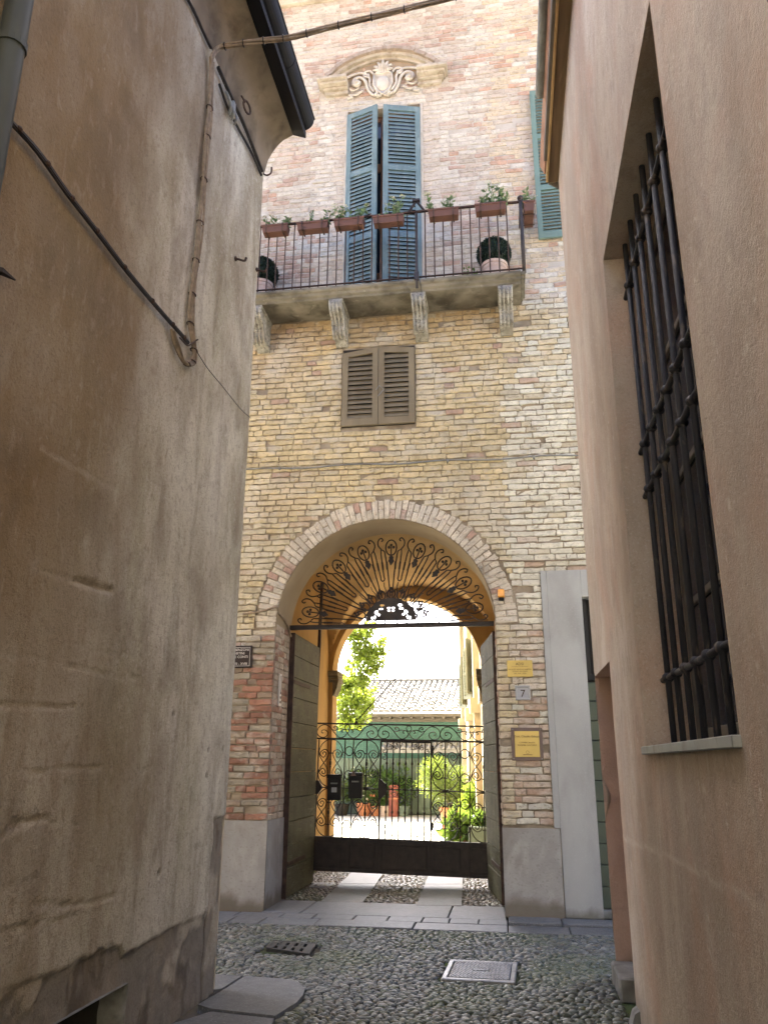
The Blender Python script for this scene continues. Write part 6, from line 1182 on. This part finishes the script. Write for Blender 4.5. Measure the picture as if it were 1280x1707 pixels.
def pot(t, x, y, r_, h_, m='terracotta', n='pot'):
    mb = MB(); mb.lathe((x, y, -.018), [(0, 0), (r_*.72, 0), (r_*.95, h_*.86), (r_*1.05, h_*.86), (r_*1.07, h_), (r_*.94, h_), (r_*.9, h_*.9), (0, h_*.9)], 24); return part(n, mb, m, t)
def bush(t, c, rad, n, size, m, seed, asp=.35, name='foliage', up_=.3, lobes=9):
    rg = np.random.default_rng(seed); mb = MB(); c = np.array(c); rad = np.array(rad); k = n//lobes
    for i in range(lobes):
        d = rg.normal(size=3); d /= np.linalg.norm(d); lc = c+d*rad*.6; e = rg.normal(size=(k, 3)); e /= np.linalg.norm(e, axis=1)[:, None]; pos = lc+e*(rad*.48)*(rg.random((k, 1))**.5); leaves(mb, pos, size, up_, asp, rg, e*.8)
    return part(name, mb, m, t)
a = atZ(751, 1384); a[1] = 20.6; x = atY(751, 1384, 20.6)[0]
t = thing('potted_oleander', 'big rounded oleander bush in a terracotta pot on the sunny courtyard gravel', 'potted shrub', (x, 20.6, 0)); pot(t, x, 20.6, .26, .56); b = atY(736, 1308, 20.6); bush(t, (b[0], 20.6, b[2]+.02), (.74, .62, .60), 4600, .095, 'leaf_ole', 5, .26, lobes=22); mb = MB(); rg = np.random.default_rng(3)
for i in range(9): e = rg.normal(size=3)*.35; mb.tube([(x+rg.normal()*.04, 20.6, .5), (x+e[0]*.6, 20.6+e[1]*.4, .8), (b[0]+e[0], 20.6+e[1], b[2]+e[2]*.3)], [.02, .014, .006], 5)
part('stem', mb, 'bark', t, kind='stuff')
x = atY(806, 1370, 18.)[0]; t = thing('potted_shrub', 'lime green shrub in a terracotta pot close behind the gate', 'potted shrub', (x, 18, 0)); pot(t, x, 18, .25, .62); b = atY(800, 1337, 18.); bush(t, (b[0], 18., b[2]), (.42, .4, .40), 2300, .085, 'leaf_lime', 6, .5, lobes=14)
x = atY(776, 1382, 17.)[0]; t = thing('broadleaf_plant', 'low broad leaved plant with glossy leaves just behind the gate', 'plant', (x, 17, 0)); pot(t, x+.05, 17, .2, .22, 'terracotta'); b = atY(772, 1384, 17.); bush(t, (b[0], 17., b[2]), (.36, .34, .34), 420, .2, 'leaf_big', 8, .65, up_=.1, lobes=8)
x = atY(808, 1388, 16.4)[0]; t = thing('stone_planter', 'dark green planter box at the foot of the gate', 'planter', (x, 16.4, 0)); mb = MB(); mb.bbox((x-.3, 16.15, -.018), (x+.3, 16.65, .42), .02); part('box', mb, 'garage', t); bush(t, (x-.05, 16.4, .5), (.3, .26, .16), 260, .12, 'leaf_big', 12, .5)
bk = [(570, 1352, .22, .34, 'dark_room', 'leaf_ole', 'small shrub in a dark pot against the back shed, nearest the ochre wall', .5, .7), (606, 1350, .24, .38, 'terracotta', 'leaf_ole', 'pale flowering shrub in a terracotta pot by the back shed', .6, .95), (625, 1352, .18, .3, 'terracotta', 'leaf_big', 'low red flowered plant in a terracotta pot by the back shed', .38, .35), (642, 1353, .2, .3, 'terra_pale', 'leaf_big', 'tall green plant in a pale pot between terracotta pot and red planter', .5, 1.1), (672, 1352, .2, .3, 'greywall', 'leaf_big', 'arching palm like plant in a grey pot between red planter and oleander', .5, 1.15)]
for i, (px, py, r_, h_, pm, lm, lb, br, bh) in enumerate(bk):
    x = atY(px, py, 26.3)[0]; t = thing('potted_plant', lb, 'potted plant', (x, 26.3, 0), 'potted plants along the back shed'); pot(t, x, 26.3, r_, h_, pm); bush(t, (x, 26.3, h_+bh*.5), (br, .3, bh*.55), 420, .16, lm, 30+i, .35)
    if i in (1, 2):
        mb = MB(); rg = np.random.default_rng(i); leaves(mb, np.array((x, 26.2, h_+bh*.6))+rg.normal(size=(60, 3))*np.array((br*.5, .2, bh*.3)), .07, .3, .9, rg); part('flower_head', mb, 'flower' if i == 1 else 'terracotta', t, kind='stuff')
x = atY(656.5, 1357, 26.2)[0]; t = thing('red_planter', 'tall narrow red planter standing against the back shed', 'planter', (x, 26.2, 0)); mb = MB(); mb.lathe((x, 26.2, -.018), [(0, 0), (.16, 0), (.17, .5), (.15, .52), (.16, .85), (.19, .87), (.19, .92), (.15, .92), (0, .85)], 20); part('body', mb, 'redplastic', t); mb = MB(); mb.lathe((x, 26.2, .50), [(.172, -.02), (.182, 0), (.172, .02)], 20); part('band', mb, 'terracotta', t)
# unseen house behind the viewer, added to bounce sunlight into the alley
t = thing('bounce_house', 'unseen plain plastered house behind the viewer, added for its warm bounce light', 'house', (0, -13, 0)); mb = MB(); mb.box((-10, -18, 0), (8, -13, 7.5)); part('wall', mb, 'whitewall', t)
for i in range(5):
    for z in (1.2, 4.3):
        mb = MB(); louvre(mb, 1.1, 1.8, [.9], .07, ((-8+i*3.4, -12.96, z), (1, 0, 0), (0, 0, 1), (0, 1, 0))); part('window_shutter', mb, 'shut_green', t)
mb = MB(); mb.prism([(-12.4, 7.52), (-15.5, 9.2), (-18.6, 7.52)], ((-10.3, 0, 0), (0, 1, 0), (0, 0, 1), (1, 0, 0)), 0, 18.6); part('roof', mb, 'roof', t)
